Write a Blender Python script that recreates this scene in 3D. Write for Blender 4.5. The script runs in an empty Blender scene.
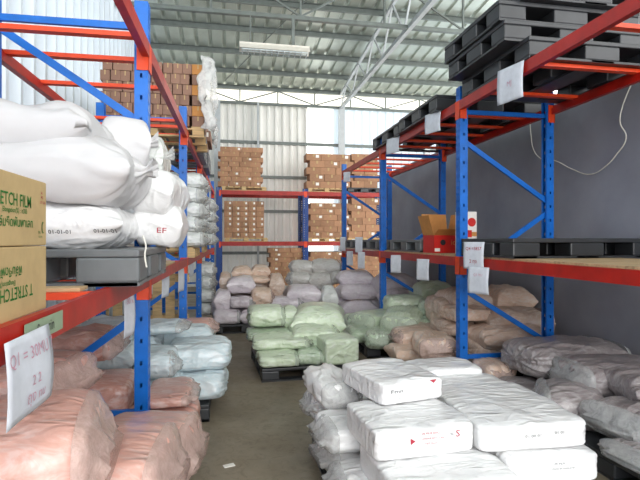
import bpy, bmesh, math, random
from mathutils import Vector, Matrix, noise
from mathutils.bvhtree import BVHTree
S = bpy.context.scene
C = S.collection
PI = math.pi
rnd = random.Random(7)

# ------------------------------------------------------------ materials
def newmat(name):
    m = bpy.data.materials.new(name); m.use_nodes = True
    nt = m.node_tree
    return m, nt, nt.nodes['Principled BSDF']
def L(nt, a, b): nt.links.new(a, b)
def coords(nt, scale=(1,1,1), src='Object'):
    tc = nt.nodes.new('ShaderNodeTexCoord'); mp = nt.nodes.new('ShaderNodeMapping')
    mp.inputs['Scale'].default_value = scale
    L(nt, tc.outputs[src], mp.inputs['Vector']); return mp.outputs['Vector']
def nz(nt, vec, scale, detail=4, rough=.55, dist=0, kind=None):
    n = nt.nodes.new('ShaderNodeTexNoise')
    if kind: n.noise_type = kind
    n.inputs['Scale'].default_value = scale
    n.inputs['Detail'].default_value = detail; n.inputs['Roughness'].default_value = rough
    n.inputs['Distortion'].default_value = dist
    L(nt, vec, n.inputs['Vector']); return n.outputs['Fac']
def ramp(nt, fac, stops):
    r = nt.nodes.new('ShaderNodeValToRGB')
    while len(r.color_ramp.elements) < len(stops): r.color_ramp.elements.new(.5)
    for e, (p, c) in zip(r.color_ramp.elements, stops):
        e.position = p; e.color = (*c, 1) if len(c) == 3 else c
    L(nt, fac, r.inputs['Fac']); return r.outputs['Color']
def bump(nt, h, strength, dist, bsdf, prev=None):
    b = nt.nodes.new('ShaderNodeBump'); b.inputs['Strength'].default_value = strength
    b.inputs['Distance'].default_value = dist
    L(nt, h, b.inputs['Height'])
    if prev: L(nt, prev, b.inputs['Normal'])
    L(nt, b.outputs['Normal'], bsdf.inputs['Normal']); return b.outputs['Normal']
def srgb(r, g, b):
    f = lambda c: (c/255/12.92) if c/255 <= .04045 else ((c/255+.055)/1.055)**2.4
    return (f(r), f(g), f(b))
def mul(c, k): return tuple(min(1, x*k) for x in c)

def paint(name, col, rough=.4, dirt=.25, metal=0, sc=6):
    m, nt, b = newmat(name); v = coords(nt)
    f = nz(nt, v, sc, 6)
    L(nt, ramp(nt, f, [(.3, mul(col, 1-dirt)), (.6, col), (.8, mul(col, 1.12))]), b.inputs['Base Color'])
    b.inputs['Roughness'].default_value = rough; b.inputs['Metallic'].default_value = metal
    bump(nt, nz(nt, v, 60), .08, .002, b)
    return m
def film_body(name, col, white=.35, rough=.33, k=1.0):
    """pastel contents inside a wrinkled thin plastic sack"""
    m, nt, b = newmat(name)
    v = coords(nt, (1, 1, 1)); v2 = coords(nt, (3.2, 11, 6))
    f = nz(nt, v2, 2.2, 5, .65, 1.6)
    white += .15; pale = tuple(c*(1-white) + .82*white for c in col)
    L(nt, ramp(nt, f, [(.30, mul(col, .86)), (.48, col), (.62, pale)]), b.inputs['Base Color'])
    b.inputs['Roughness'].default_value = rough
    b.inputs['Coat Weight'].default_value = .45; b.inputs['Coat Roughness'].default_value = .18
    h1 = nz(nt, v2, 1.3, 3, .5, 1.2, 'RIDGED_MULTIFRACTAL'); h2 = nz(nt, v, 6, 4, .6, 2.5, 'RIDGED_MULTIFRACTAL')
    n1 = bump(nt, h1, .8*k, .035, b); bump(nt, h2, .7*k, .014, b, n1)
    return m
def film_mat(name, col=(.8,.81,.8), alpha=.5):
    m, nt, b = newmat(name); v = coords(nt)
    f = nz(nt, v, 18, 4, .6, 1.5)
    L(nt, ramp(nt, f, [(.3, mul(col, .72)), (.6, col)]), b.inputs['Base Color'])
    b.inputs['Roughness'].default_value = .22; b.inputs['Alpha'].default_value = alpha
    b.inputs['Coat Weight'].default_value = .4
    bump(nt, nz(nt, v, 34, 4, .6, 2), .6, .012, b)
    return m
def woven(name, col):
    m, nt, b = newmat(name); v = coords(nt); v2 = coords(nt, (2.5, 8, 5))
    L(nt, ramp(nt, nz(nt, v, 4, 5), [(.3, mul(col, .9)), (.6, col)]), b.inputs['Base Color'])
    b.inputs['Roughness'].default_value = .55
    n1 = bump(nt, nz(nt, v2, .9, 3, .5, 1.2, 'RIDGED_MULTIFRACTAL'), .6, .03, b)
    bump(nt, nz(nt, v, 140, 2), .12, .002, b, n1)
    return m
def cardboard(name, col, var=.22):
    m, nt, b = newmat(name); v = coords(nt)
    oi = nt.nodes.new('ShaderNodeObjectInfo')
    c = ramp(nt, oi.outputs['Random'], [(0, mul(col, 1-var)), (1, mul(col, 1+var*.6))])
    mx = nt.nodes.new('ShaderNodeMixRGB'); mx.blend_type = 'MULTIPLY'; mx.inputs['Fac'].default_value = .5
    L(nt, c, mx.inputs['Color1']); L(nt, ramp(nt, nz(nt, v, 14, 5), [(.3, (.75,.75,.75)), (.6, (1,1,1))]), mx.inputs['Color2'])
    L(nt, mx.outputs['Color'], b.inputs['Base Color']); b.inputs['Roughness'].default_value = .75
    return m
def wood(name, col):
    m, nt, b = newmat(name); v = coords(nt, (1, 9, 9))
    L(nt, ramp(nt, nz(nt, v, 4, 6, .6, .5), [(.3, mul(col, .6)), (.5, col), (.75, mul(col, 1.2))]), b.inputs['Base Color'])
    b.inputs['Roughness'].default_value = .7
    return m
def sheet_metal(name, col, rough=.4, metal=.0, emit=0, ecol=(1,1,1)):
    m, nt, b = newmat(name); v = coords(nt, (1, 1, .3))
    L(nt, ramp(nt, nz(nt, v, 1.6, 7, .6), [(.3, mul(col, .82)), (.55, col), (.75, mul(col, 1.08))]), b.inputs['Base Color'])
    b.inputs['Roughness'].default_value = rough; b.inputs['Metallic'].default_value = metal
    if emit:
        b.inputs['Emission Color'].default_value = (*ecol, 1); b.inputs['Emission Strength'].default_value = emit
    return m
def plain(name, col, rough=.5, metal=0):
    m, nt, b = newmat(name)
    v = coords(nt); L(nt, ramp(nt, nz(nt, v, 20), [(.3, mul(col, .9)), (.6, col)]), b.inputs['Base Color'])
    b.inputs['Roughness'].default_value = rough; b.inputs['Metallic'].default_value = metal
    return m

M = dict(
 blue=paint('rack_blue', srgb(8, 108, 204), .38, .25),
 darkblue=paint('rack_dark_blue', srgb(34, 76, 150), .45, .3),
 red=paint('beam_red', srgb(182, 28, 14), .38, .3),
 oxide=paint('beam_red_worn', srgb(176, 44, 36), .5, .3),
 orange=paint('bar_orange', srgb(238, 74, 28), .45, .18),
 white_film=film_body('white_bale', srgb(238, 238, 238), .2, .3, .8),
 white_sack=woven('white_woven', srgb(208, 207, 208)),
 pink=film_body('pink_sack', srgb(222, 172, 158), .12, .33, .55),
 pinkdeep=film_body('deep_pink_sack', srgb(208, 156, 142), .15, .33, .6),
 ice=film_body('ice_blue_sack', srgb(206, 222, 228), .3),
 green=film_body('green_sack', srgb(208, 223, 194), .22),
 greendeep=film_body('sage_sack', srgb(186, 205, 177), .3),
 lav=film_body('lavender_sack', srgb(222, 212, 220), .25),
 peach=film_body('peach_sack', srgb(230, 200, 178), .22),
 tan=film_body('tan_sack', srgb(208, 182, 163), .22),
 grey=film_body('grey_sack', srgb(214, 211, 206), .25),
 taupe=film_body('taupe_sack', srgb(156, 147, 147), .08),
 silver=film_body('silver_sack', srgb(226, 230, 226), .45, .25, 1.4),
 film=film_mat('loose_film'), filmpink=film_mat('loose_film_pink', srgb(236, 208, 198), .55),
 filmgreen=film_mat('loose_film_green', srgb(222, 234, 214), .55),
 plastic=paint('black_plastic', srgb(52, 54, 57), .38, .3),
 plasticgrey=paint('grey_plastic', srgb(104, 108, 110), .38, .25),
 card=cardboard('brown_card', srgb(174, 130, 98)), carddark=cardboard('dark_card', srgb(146, 112, 94), .12),
 cardtan=cardboard('tan_card', srgb(193, 166, 118), .05), cardorange=cardboard('orange_card', srgb(200, 138, 74), .08),
 redbox=plain('red_box_print', srgb(205, 34, 26), .4), whitebox=plain('white_box_print', srgb(235, 228, 222), .4),
 wood=wood('pallet_wood', srgb(208, 176, 126)), board=wood('shelf_board', srgb(196, 168, 128)),
 paper=plain('paper', srgb(212, 216, 224), .8), sticker=plain('white_sticker', srgb(245, 242, 235), .6),
 inkred=plain('red_ink', srgb(176, 52, 70), .8), inkfaint=plain('faint_red_ink', srgb(204, 158, 174), .8), inkblack=plain('black_ink', srgb(40, 40, 46), .8),
 inkgreen=plain('green_ink', srgb(42, 118, 44), .8), inkgrey=plain('grey_ink', srgb(120, 120, 124), .8),
 stringm=plain('white_cord', srgb(225, 222, 212), .7),
 steel=paint('galvanised_steel', srgb(118, 126, 122), .45, .2, .2), steelwhite=paint('painted_steel', srgb(196, 202, 204), .5, .12),
 lampwhite=paint('lamp_housing', srgb(230, 226, 214), .5, .1), tube=sheet_metal('lamp_tube', (.85,.95,.95), .3),
 redcloth=plain('red_cloth', srgb(180, 30, 36), .8),
)

# ------------------------------------------------------------ mesh helpers
def box(bm, lo, hi, m=None):
    x0,y0,z0 = lo; x1,y1,z1 = hi
    vs = [bm.verts.new(p) for p in ((x0,y0,z0),(x1,y0,z0),(x1,y1,z0),(x0,y1,z0),(x0,y0,z1),(x1,y0,z1),(x1,y1,z1),(x0,y1,z1))]
    if m is not None:
        for v in vs: v.co = m @ v.co
    for q in ((0,3,2,1),(4,5,6,7),(0,1,5,4),(1,2,6,5),(2,3,7,6),(3,0,4,7)): bm.faces.new([vs[i] for i in q])
def bar(bm, a, b, w, t, up=(0,0,1)):
    """rectangular bar from a to b; w across, t along up"""
    a = Vector(a); b = Vector(b); d = (b-a); n = d.length; d.normalize()
    s = d.cross(Vector(up))
    if s.length < 1e-4: s = Vector((1,0,0))
    s.normalize(); u = s.cross(d)
    m = Matrix((( *[d.x, s.x, u.x, a.x],), (d.y, s.y, u.y, a.y), (d.z, s.z, u.z, a.z), (0,0,0,1)))
    box(bm, (0,-w/2,-t/2), (n,w/2,t/2), m)
def extrude_profile(bm, pts, y0, y1):
    """closed x-z profile swept along y"""
    a = [bm.verts.new((p[0], y0, p[1])) for p in pts]; b = [bm.verts.new((p[0], y1, p[1])) for p in pts]
    n = len(pts)
    for i in range(n): bm.faces.new((a[i], a[(i+1) % n], b[(i+1) % n], b[i]))
    bm.faces.new(a[::-1]); bm.faces.new(b)
def obj(name, bm, mat, parent=None, smooth=False, bevel=0, solid=0):
    bmesh.ops.recalc_face_normals(bm, faces=bm.faces)
    me = bpy.data.meshes.new(name); bm.to_mesh(me); bm.free()
    if smooth:
        for p in me.polygons: p.use_smooth = True
    me.materials.append(mat)
    o = bpy.data.objects.new(name, me); C.objects.link(o)
    if parent: o.parent = parent
    if bevel:
        b = o.modifiers.new('bevel', 'BEVEL'); b.width = bevel; b.segments = 2; b.limit_method = 'ANGLE'
    if solid:
        b = o.modifiers.new('solid', 'SOLIDIFY'); b.thickness = solid; b.offset = 0
    return o
def tag(o, label, cat, group=None):
    o['label'] = label; o['category'] = cat
    if group: o['group'] = group
    return o
def thing(name, label, cat, loc, rotz=0, group=None):
    o = bpy.data.objects.new(name, None); C.objects.link(o); o.empty_display_size = .1
    o.location = loc; o.rotation_euler = (0,0,rotz); return tag(o, label, cat, group)
def struct(name, bm, m, **k):
    o = obj(name, bm, m, **k); o['kind'] = 'structure'; return o
def copy_tree(o):
    r = o.copy(); C.objects.link(r)
    for ch in o.children:
        c = ch.copy(); C.objects.link(c); c.parent = r
        for g in ch.children:
            d = g.copy(); C.objects.link(d); d.parent = c
    return r
def place(o, loc, rotz, label, group=None):
    o.location = loc; o.rotation_euler = (0,0,rotz); o['label'] = label
    if group: o['group'] = group
    return o
def text_mesh(s, size, bold=0):
    cu = bpy.data.curves.new('t', 'FONT'); cu.body = s; cu.offset = bold; cu.size = size; cu.resolution_u = 2
    cu.align_x = 'CENTER'; cu.align_y = 'CENTER'
    o = bpy.data.objects.new('t', cu); C.objects.link(o)
    bpy.context.view_layer.update()
    dg = bpy.context.evaluated_depsgraph_get()
    me = bpy.data.meshes.new_from_object(o.evaluated_get(dg))
    bpy.data.objects.remove(o); bpy.data.curves.remove(cu)
    return me
def write(name, s, size, mat, parent, origin, right, up, onto=None, sx=1, bold=0, far=False):
    """flat lettering at origin (parent's space); pressed onto a mesh when 'onto' is given"""
    me = text_mesh(s, size, bold)
    r = Vector(right).normalized(); u = Vector(up).normalized(); n = r.cross(u); og = Vector(origin)
    tree = None
    if onto:
        b = bmesh.new(); b.from_mesh(onto.data); tree = BVHTree.FromBMesh(b); b.free()
    for v in me.vertices:
        p = og + r*v.co.x*sx + u*v.co.y
        if tree:
            h = tree.ray_cast(p + n*(1.2 if far else .3), -n)
            if h[0] is not None: p = h[0] + n*.004
        v.co = p
    me.materials.clear(); me.materials.append(mat)
    o = bpy.data.objects.new(name, me); C.objects.link(o); o.parent = parent
    return o

# ------------------------------------------------------------ sacks
def pillow(Ln, W, H, seed, n=22, amp=1.0, sharp=3.2):
    bm = bmesh.new()
    ny = max(10, int(n*.75)); grid = {}
    for side in (1, -1):
        for i in range(n+1):
            u = math.sin(PI/2*(2*i/n-1))
            for j in range(ny+1):
                v = math.sin(PI/2*(2*j/ny-1))
                fu = max(0, 1-abs(u)**sharp)**.5; fv = max(0, 1-abs(v)**sharp)**.5
                f = fu*fv
                x = Ln/2*u*(1-.09*(1-v*v)*abs(u)); y = W/2*v*(1-.10*(1-u*u)*abs(v))
                z = H/2*f if side > 0 else -H/2*min(1, 1.35*f)
                if side > 0: z *= 1 + .12*noise.noise(Vector((u*1.3, v*1.3, seed)))
                e = abs(u)**2
                rd = 1-abs(noise.noise(Vector((x*3, y*15, seed+3))))*2
                z += side*f**.5*amp*(.012*rd*(e*2+.3) + .014*noise.noise(Vector((x*5, y*5, seed+9*side))))
                fold = 1-abs(noise.noise(Vector((x*4+y*3, y*5-x*2, seed+side*4))))*3.2
                if fold > 0 and side > 0: z += .014*fold*amp*f
                if abs(u) > .999 or abs(v) > .999: z = .012*amp*noise.noise(Vector((x*6, y*6, seed)))
                grid[side, i, j] = bm.verts.new((x, y, z + H/2))
        for i in range(n):
            for j in range(ny):
                q = [grid[side,i,j], grid[side,i+1,j], grid[side,i+1,j+1], grid[side,i,j+1]]
                bm.faces.new(q if side > 0 else q[::-1])
    bmesh.ops.remove_doubles(bm, verts=bm.verts, dist=.0015)
    return bm
def bale(Ln, W, H, seed, n=14, amp=1.0, m=3.4, k=6):
    """long soft block: superellipse section, fairly square ends"""
    bm = bmesh.new(); bmesh.ops.create_cube(bm, size=2)
    bmesh.ops.subdivide_edges(bm, edges=bm.edges, cuts=n, use_grid_fill=True)
    for vt in bm.verts:
        p = vt.co.copy()
        for a in range(3): p[a] = math.tan(p[a]*PI/4*.92)/math.tan(PI/4*.92)
        r = ((abs(p.y)**m + abs(p.z)**m)**(k/m) + abs(p.x)**k)**(1/k)
        p /= r
        q = Vector((p.x*Ln/2, p.y*W/2, p.z*H/2))
        wv = 1-abs(noise.noise(Vector((q.x*2.5, q.y*10+q.z*10, seed))))*2
        d = (.0 if m > 6 else .007)*wv + .012*noise.noise(q*4+Vector((seed, 0, 0))) + .003*noise.noise(q*17+Vector((0, seed, 0)))
        if p.z < -.5: d *= .3
        th = math.atan2(p.z, p.y)
        d += abs(p.x)**3*(.004 if m > 6 else .026)*noise.noise(Vector((math.cos(th)*5+seed, math.sin(th)*5, p.x*.8)))
        fold = 1-abs(noise.noise(Vector((q.x*4+q.y*3, q.y*5-q.x*2, q.z*5+seed))))*3.2
        if fold > 0: d += (.010 if m > 6 and abs(p.z) > .6 else .012 if m < 6 else .003)*fold*(.4 if p.z < -.5 else 1)
        nn = Vector((p.x**5*.6, p.y, p.z)); nn.normalize()
        q += nn*d*amp
        q.z *= 1 - .10*abs(p.x)**3 if q.z > 0 else 1
        vt.co = q + Vector((0, 0, H/2))
    return bm
def film_end(Ln, W, H, seed, sgn, reach=.055, squash=.3, seg=44):
    """crumpled, flattened open end of the plastic tube"""
    bm = bmesh.new(); rings = []
    prof = [(-.05, .985, .985), (-.02, 1.0, .99), (.0, .90, .84), (reach*.45, .62, .52), (reach, .66, squash)]
    for t, (dx, sy, sz) in enumerate(prof):
        ring = []
        for i in range(seg):
            a = 2*PI*i/seg; c, s = math.cos(a), math.sin(a)
            r = (abs(c)**3.6+abs(s)**3.6)**(-1/3.6)
            j = noise.noise(Vector((c*3+seed, s*3, t*1.3)))*.006*t + noise.noise(Vector((c*9, s*9, seed+t)))*.005*t
            ring.append(bm.verts.new((sgn*(Ln/2+dx+(j if t else 0)), (W/2*sy*c*r)*(1+.4*j*t), H/2 + (H/2*sz*s*r) + (j*.7 if t > 1 else 0) - (H*.10*t/4))))
        rings.append(ring)
    for a, b in zip(rings, rings[1:]):
        for i in range(seg): bm.faces.new((a[i], a[(i+1) % seg], b[(i+1) % seg], b[i]))
    bm.faces.new(rings[-1])
    return bm
def neck_end(Ln, W, H, seed, sgn):
    """gathered mouth of a sack: pleats narrowing then flaring"""
    bm = bmesh.new(); rings = []; seg = 40
    for t, (dx, r) in enumerate([(-.12, .55), (-.07, .42), (-.02, .20), (.0, .13), (.02, .20), (.04, .26)]):
        ring = []
        for i in range(seg):
            a = 2*PI*i/seg; pl = 1 + (.16 if t else .03)*math.sin(a*9+seed) + .1*noise.noise(Vector((math.cos(a)*2, math.sin(a)*2, seed+t)))
            ring.append(bm.verts.new((sgn*(Ln/2+dx), W/2*r*pl*math.cos(a), H*.5 + H/2*r*1.25*pl*math.sin(a) + .01*t)))
        rings.append(ring)
    for a, b in zip(rings, rings[1:]):
        for i in range(seg): bm.faces.new((a[i], a[(i+1) % seg], b[(i+1) % seg], b[i]))
    return bm
def make_sack(i, x, y, z, ln, w, h, rz, tilt, col, style, label, cat='sack', group=None):
    """style: p pillow, b bale, k block; + e film at +x end, E film at -x end, g gathered +x, G gathered -x"""
    seed = i*3.71+1
    big = ln*w > .25 and y < 6
    if 'p' in style: bm = pillow(ln, w, h, seed, 60 if big else 28, (2.0 if col == 'white_sack' else 1.2) if h > .14 else .8)
    elif 'k' in style: bm = bale(ln, w, h, seed, 34, .7, 8, 14)
    else: bm = bale(ln, w, h, seed, 32 if big else 16, .6 if 'pink' in col else 1.1)
    nm = {'white': 'plastic_bale'}.get(col.split('_')[0], 'sack') if 'k' in style else ('woven_sack' if col == 'white_sack' else 'plastic_sack')
    o = obj(nm, bm, M[col], smooth=True)
    o.location = (x, y, z); o.rotation_euler = (tilt[0], tilt[1], rz)
    tag(o, label, cat, group)
    fm = M['filmpink'] if col in ('pink','pinkdeep','peach','tan') else M['filmgreen'] if 'green' in col else M['film']
    if 'e' in style: obj('film_end', film_end(ln, w, h, seed, 1), fm, o, True)
    if 'E' in style: obj('film_end', film_end(ln, w, h, seed+5, -1), fm, o, True)
    if 'g' in style: obj('gathered_neck', neck_end(ln, w, h, seed, 1), M[col] if col == 'white_sack' else fm, o, True)
    if 'G' in style: obj('gathered_neck', neck_end(ln, w, h, seed, -1), M[col] if col == 'white_sack' else fm, o, True)
    return o

# ---- layout, metres (key, x, y, z, length, width, height, heading, tilts, material, kind, description)
SACKS = [
 ('A1', -0.528, 2.26, 0.42, 0.548, 0.62, 0.32, -4, 0, 0, 'pink', 'be', 'smooth pink plastic sack nearest the viewer at the bottom left'),
 ('A2', -0.471, 2.93, 0.26, 0.545, 0.62, 0.3, -8, 0, 0, 'pink', 'be', 'pink sack with clear film mouth jutting into the aisle behind the nearest one'),
 ('A3', -0.434, 3.88, 0.4, 0.313, 0.6, 0.09, 0, 0, 0, 'pinkdeep', 'be', 'short pink sack on the aisle side right of the nearest blue left post'),
 ('A4', -0.919, 3.87, 0.34, 0.473, 0.5, 0.261, 0, 0, 0, 'pinkdeep', 'b', 'pink sack behind the low blue brace left of the nearest left post'),
 ('A5', -1.0, 2.65, 0.8, 0.506, 0.6, 0.214, -10, 0, 0, 'pinkdeep', 'be', 'pink sack with film mouth behind the large hanging paper'),
 ('A6', -0.718, 1.93, 0.66, 0.482, 0.62, 0.34, 8, 0, 0, 'pink', 'be', 'big pink sack with crumpled clear mouth just below the large hanging paper'),
 ('A7', -1.077, 3.87, 0.74, 0.539, 0.5, 0.209, 0, 0, 0, 'pinkdeep', 'pe', 'dark pink sack under the slanting blue brace, highest of the pink pile'),
 ('A8', -0.92, 2.5, 0.13, 1.0, 0.62, 0.3, 0, 0, 0, 'pink', 'b', 'pink sack at the bottom of the near left pile'),
 ('A9', -0.9, 1.75, 0.13, 1.0, 0.7, 0.3, 0, 0, 0, 'pink', 'b', 'pink sack on the pallet under the big sack with crumpled mouth'),
 ('A10', -1.05, 3.2, 0.13, 0.9, 0.6, 0.24, 0, 0, 0, 'pinkdeep', 'b', 'pink sack lying under the low blue brace'),
 ('A11', -0.98, 1.8, 0.42, 0.9, 0.6, 0.25, 0, 0, 0, 'pink', 'b', 'pink sack in the second layer below the crumpled-mouth sack'),
 ('A12', -1.1, 2.75, 0.55, 0.7, 0.6, 0.24, 0, 0, 0, 'pinkdeep', 'b', 'pink sack hidden in the middle of the near left pile'),
 ('A13', -0.62, 3.78, 0.13, 0.8, 0.55, 0.26, 0, 0, 0, 'pinkdeep', 'b', 'pink sack on the floor pallet below the short aisle-side sack'),
 ('B1', -0.297, 4.76, 0.15, 0.549, 0.62, 0.237, -4, 0, 0, 'ice', 'b', 'ice blue sack overhanging the aisle, bottom one of two beyond the pink sacks'),
 ('B2', -0.261, 4.86, 0.391, 0.553, 0.62, 0.247, 3, 0, 0, 'ice', 'b', 'ice blue sack lying on top of another beside the aisle'),
 ('B3', -0.325, 5.75, 0.525, 0.325, 0.5, 0.168, 0, 0, 0, 'pink', 'be', 'small pinkish sack at the back behind the ice blue aisle sacks'),
 ('B4', -0.632, 4.975, 0.72, 0.404, 0.55, 0.09, 0, 0, 0, 'ice', 'pe', 'ice blue sack with gathered mouth just right of the nearest left post'),
 ('B5', -0.614, 4.5, 0.42, 0.315, 0.5, 0.225, 0, 0, 0, 'ice', 'be', 'ice blue sack with silvery mouth hugging the near left post'),
 ('B6', -0.944, 4.45, 0.525, 0.388, 0.5, 0.197, 0, 0, 0, 'ice', 'p', 'pale blue sack seen under the slanting brace left of the post'),
 ('B7', -1.031, 4.7, 0.705, 0.475, 0.6, 0.188, 0, 0, 0, 'ice', 'p', 'pale blue sack, topmost one seen through the slanting left brace'),
 ('B8', -0.75, 4.8, 0.15, 0.7, 0.6, 0.3, 0, 0, 0, 'ice', 'b', 'ice blue sack at the pallet level behind the short pink sack'),
 ('B9', -1.15, 4.7, 0.15, 0.6, 0.6, 0.28, 0, 0, 0, 'ice', 'b', 'ice blue sack low against the wall side of the left rack'),
 ('B10', -1.0, 5.1, 0.42, 0.7, 0.6, 0.3, 0, 0, 0, 'ice', 'b', 'ice blue sack in the middle of the left blue pile'),
 ('B11', -0.615, 4.45, 0.15, 0.328, 0.5, 0.256, 0, 0, 0, 'ice', 'b', 'flat ice blue sack low beside the near left post'),
 ('B12', -0.45, 5.35, 0.15, 0.8, 0.55, 0.3, 0, 0, 0, 'ice', 'b', 'ice blue sack at the far bottom of the left blue pile'),
 ('B13', -0.5, 5.45, 0.43, 0.75, 0.5, 0.25, 0, 0, 0, 'ice', 'p', 'ice blue sack supporting the small pinkish one'),
 ('C1', -1.019, 2.75, 2.02, 0.805, 0.66, 0.24, -3, 0, 1, 'white_sack', 'p', 'huge white woven sack, top of the near left shelf pile'),
 ('C2', -0.916, 2.74, 1.785, 0.993, 0.78, 0.295, -2, 0, 0, 'white_sack', 'pg', 'big white woven sack with gathered mouth in the middle of the left shelf pile'),
 ('C3', -0.966, 2.81, 1.562, 0.966, 0.78, 0.238, 0, 0, 0, 'white_film', 'p', 'white plastic sack with black date print lying on the black pallet'),
 ('C4', -0.614, 3.2, 2.032, 0.288, 0.5, 0.299, 8, 0, 0, 'white_sack', 'pg', 'white woven sack just behind the topmost huge one'),
 ('C5', -0.477, 3.425, 2.0, 0.157, 0.45, 0.271, 0, 0, 0, 'silver', 'pg', 'crumpled silvery white sack right of the nearest left post top'),
 ('C6', -0.431, 3.2, 1.763, 0.268, 0.5, 0.249, -8, 0, 8, 'white_film', 'p', 'thin white plastic sack with a sharp corner poking toward the aisle'),
 ('C7', -0.422, 3.25, 1.572, 0.303, 0.5, 0.256, 0, 0, 3, 'white_film', 'p', 'white plastic sack with red E F print over the pallet edge'),
 ('D000', -0.607, 6.65, 1.505, 0.56, 0.52, 0.208, 6, 0, 0, 'silver', 'be', 'silvery wrapped sack, first layer up, aisle side, nearer stack on left shelf'),
 ('D001', -1.087, 6.65, 1.505, 0.56, 0.52, 0.208, 6, 0, 0, 'silver', 'b', 'silvery wrapped sack, first layer up, wall side, nearer stack on left shelf'),
 ('D00x', -0.587, 7.2, 1.505, 0.54, 0.52, 0.208, -6, 0, 0, 'silver', 'be', 'silvery wrapped sack, first layer up, back column, nearer stack on left shelf'),
 ('D010', -0.607, 6.65, 1.693, 0.56, 0.52, 0.208, -9, 0, 0, 'silver', 'be', 'silvery wrapped sack, second layer up, aisle side, nearer stack on left shelf'),
 ('D011', -1.087, 6.65, 1.693, 0.56, 0.52, 0.208, -9, 0, 0, 'silver', 'b', 'silvery wrapped sack, second layer up, wall side, nearer stack on left shelf'),
 ('D01x', -0.587, 7.2, 1.693, 0.54, 0.52, 0.208, 9, 0, 0, 'silver', 'be', 'silvery wrapped sack, second layer up, back column, nearer stack on left shelf'),
 ('D020', -0.607, 6.65, 1.881, 0.56, 0.52, 0.208, 3, 0, 0, 'silver', 'be', 'silvery wrapped sack, third layer up, aisle side, nearer stack on left shelf'),
 ('D021', -1.087, 6.65, 1.881, 0.56, 0.52, 0.208, 3, 0, 0, 'silver', 'b', 'silvery wrapped sack, third layer up, wall side, nearer stack on left shelf'),
 ('D02x', -0.587, 7.2, 1.881, 0.54, 0.52, 0.208, -3, 0, 0, 'silver', 'be', 'silvery wrapped sack, third layer up, back column, nearer stack on left shelf'),
 ('D030', -0.607, 6.65, 2.069, 0.56, 0.52, 0.208, -5, 0, 0, 'silver', 'be', 'silvery wrapped sack, fourth layer up, aisle side, nearer stack on left shelf'),
 ('D031', -1.087, 6.65, 2.069, 0.56, 0.52, 0.208, -5, 0, 0, 'silver', 'b', 'silvery wrapped sack, fourth layer up, wall side, nearer stack on left shelf'),
 ('D03x', -0.587, 7.2, 2.069, 0.54, 0.52, 0.208, 5, 0, 0, 'silver', 'be', 'silvery wrapped sack, fourth layer up, back column, nearer stack on left shelf'),
 ('D040', -0.607, 6.65, 2.257, 0.56, 0.52, 0.208, 8, 0, 0, 'silver', 'be', 'silvery wrapped sack, fifth layer up, aisle side, nearer stack on left shelf'),
 ('D041', -1.087, 6.65, 2.257, 0.56, 0.52, 0.208, 8, 0, 0, 'silver', 'b', 'silvery wrapped sack, fifth layer up, wall side, nearer stack on left shelf'),
 ('D04x', -0.587, 7.2, 2.257, 0.54, 0.52, 0.208, -8, 0, 0, 'silver', 'be', 'silvery wrapped sack, fifth layer up, back column, nearer stack on left shelf'),
 ('D100', -0.539, 9.2, 1.505, 0.56, 0.52, 0.226, 6, 0, 0, 'silver', 'be', 'silvery wrapped sack, first layer up, aisle side, farther stack on left shelf'),
 ('D101', -1.019, 9.2, 1.505, 0.56, 0.52, 0.226, 6, 0, 0, 'silver', 'b', 'silvery wrapped sack, first layer up, wall side, farther stack on left shelf'),
 ('D10x', -0.519, 9.75, 1.505, 0.54, 0.52, 0.226, -6, 0, 0, 'silver', 'be', 'silvery wrapped sack, first layer up, back column, farther stack on left shelf'),
 ('D110', -0.539, 9.2, 1.711, 0.56, 0.52, 0.226, -9, 0, 0, 'silver', 'be', 'silvery wrapped sack, second layer up, aisle side, farther stack on left shelf'),
 ('D111', -1.019, 9.2, 1.711, 0.56, 0.52, 0.226, -9, 0, 0, 'silver', 'b', 'silvery wrapped sack, second layer up, wall side, farther stack on left shelf'),
 ('D11x', -0.519, 9.75, 1.711, 0.54, 0.52, 0.226, 9, 0, 0, 'silver', 'be', 'silvery wrapped sack, second layer up, back column, farther stack on left shelf'),
 ('D120', -0.539, 9.2, 1.916, 0.56, 0.52, 0.226, 3, 0, 0, 'silver', 'be', 'silvery wrapped sack, third layer up, aisle side, farther stack on left shelf'),
 ('D121', -1.019, 9.2, 1.916, 0.56, 0.52, 0.226, 3, 0, 0, 'silver', 'b', 'silvery wrapped sack, third layer up, wall side, farther stack on left shelf'),
 ('D12x', -0.519, 9.75, 1.916, 0.54, 0.52, 0.226, -3, 0, 0, 'silver', 'be', 'silvery wrapped sack, third layer up, back column, farther stack on left shelf'),
 ('D130', -0.539, 9.2, 2.122, 0.56, 0.52, 0.226, -5, 0, 0, 'silver', 'be', 'silvery wrapped sack, fourth layer up, aisle side, farther stack on left shelf'),
 ('D131', -1.019, 9.2, 2.122, 0.56, 0.52, 0.226, -5, 0, 0, 'silver', 'b', 'silvery wrapped sack, fourth layer up, wall side, farther stack on left shelf'),
 ('D13x', -0.519, 9.75, 2.122, 0.54, 0.52, 0.226, 5, 0, 0, 'silver', 'be', 'silvery wrapped sack, fourth layer up, back column, farther stack on left shelf'),
 ('E0', -0.412, 9.575, 0.913, 0.291, 0.55, 0.262, 5, 0, 0, 'silver', 'be', 'silvery wrapped sack under the far left shelf, first from top'),
 ('E1', -0.412, 9.575, 0.672, 0.291, 0.55, 0.253, -7, 0, 0, 'silver', 'be', 'silvery wrapped sack under the far left shelf, second from top'),
 ('E2', -0.412, 9.575, 0.431, 0.291, 0.55, 0.243, 3, 0, 0, 'silver', 'be', 'silvery wrapped sack under the far left shelf, third from top'),
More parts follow.
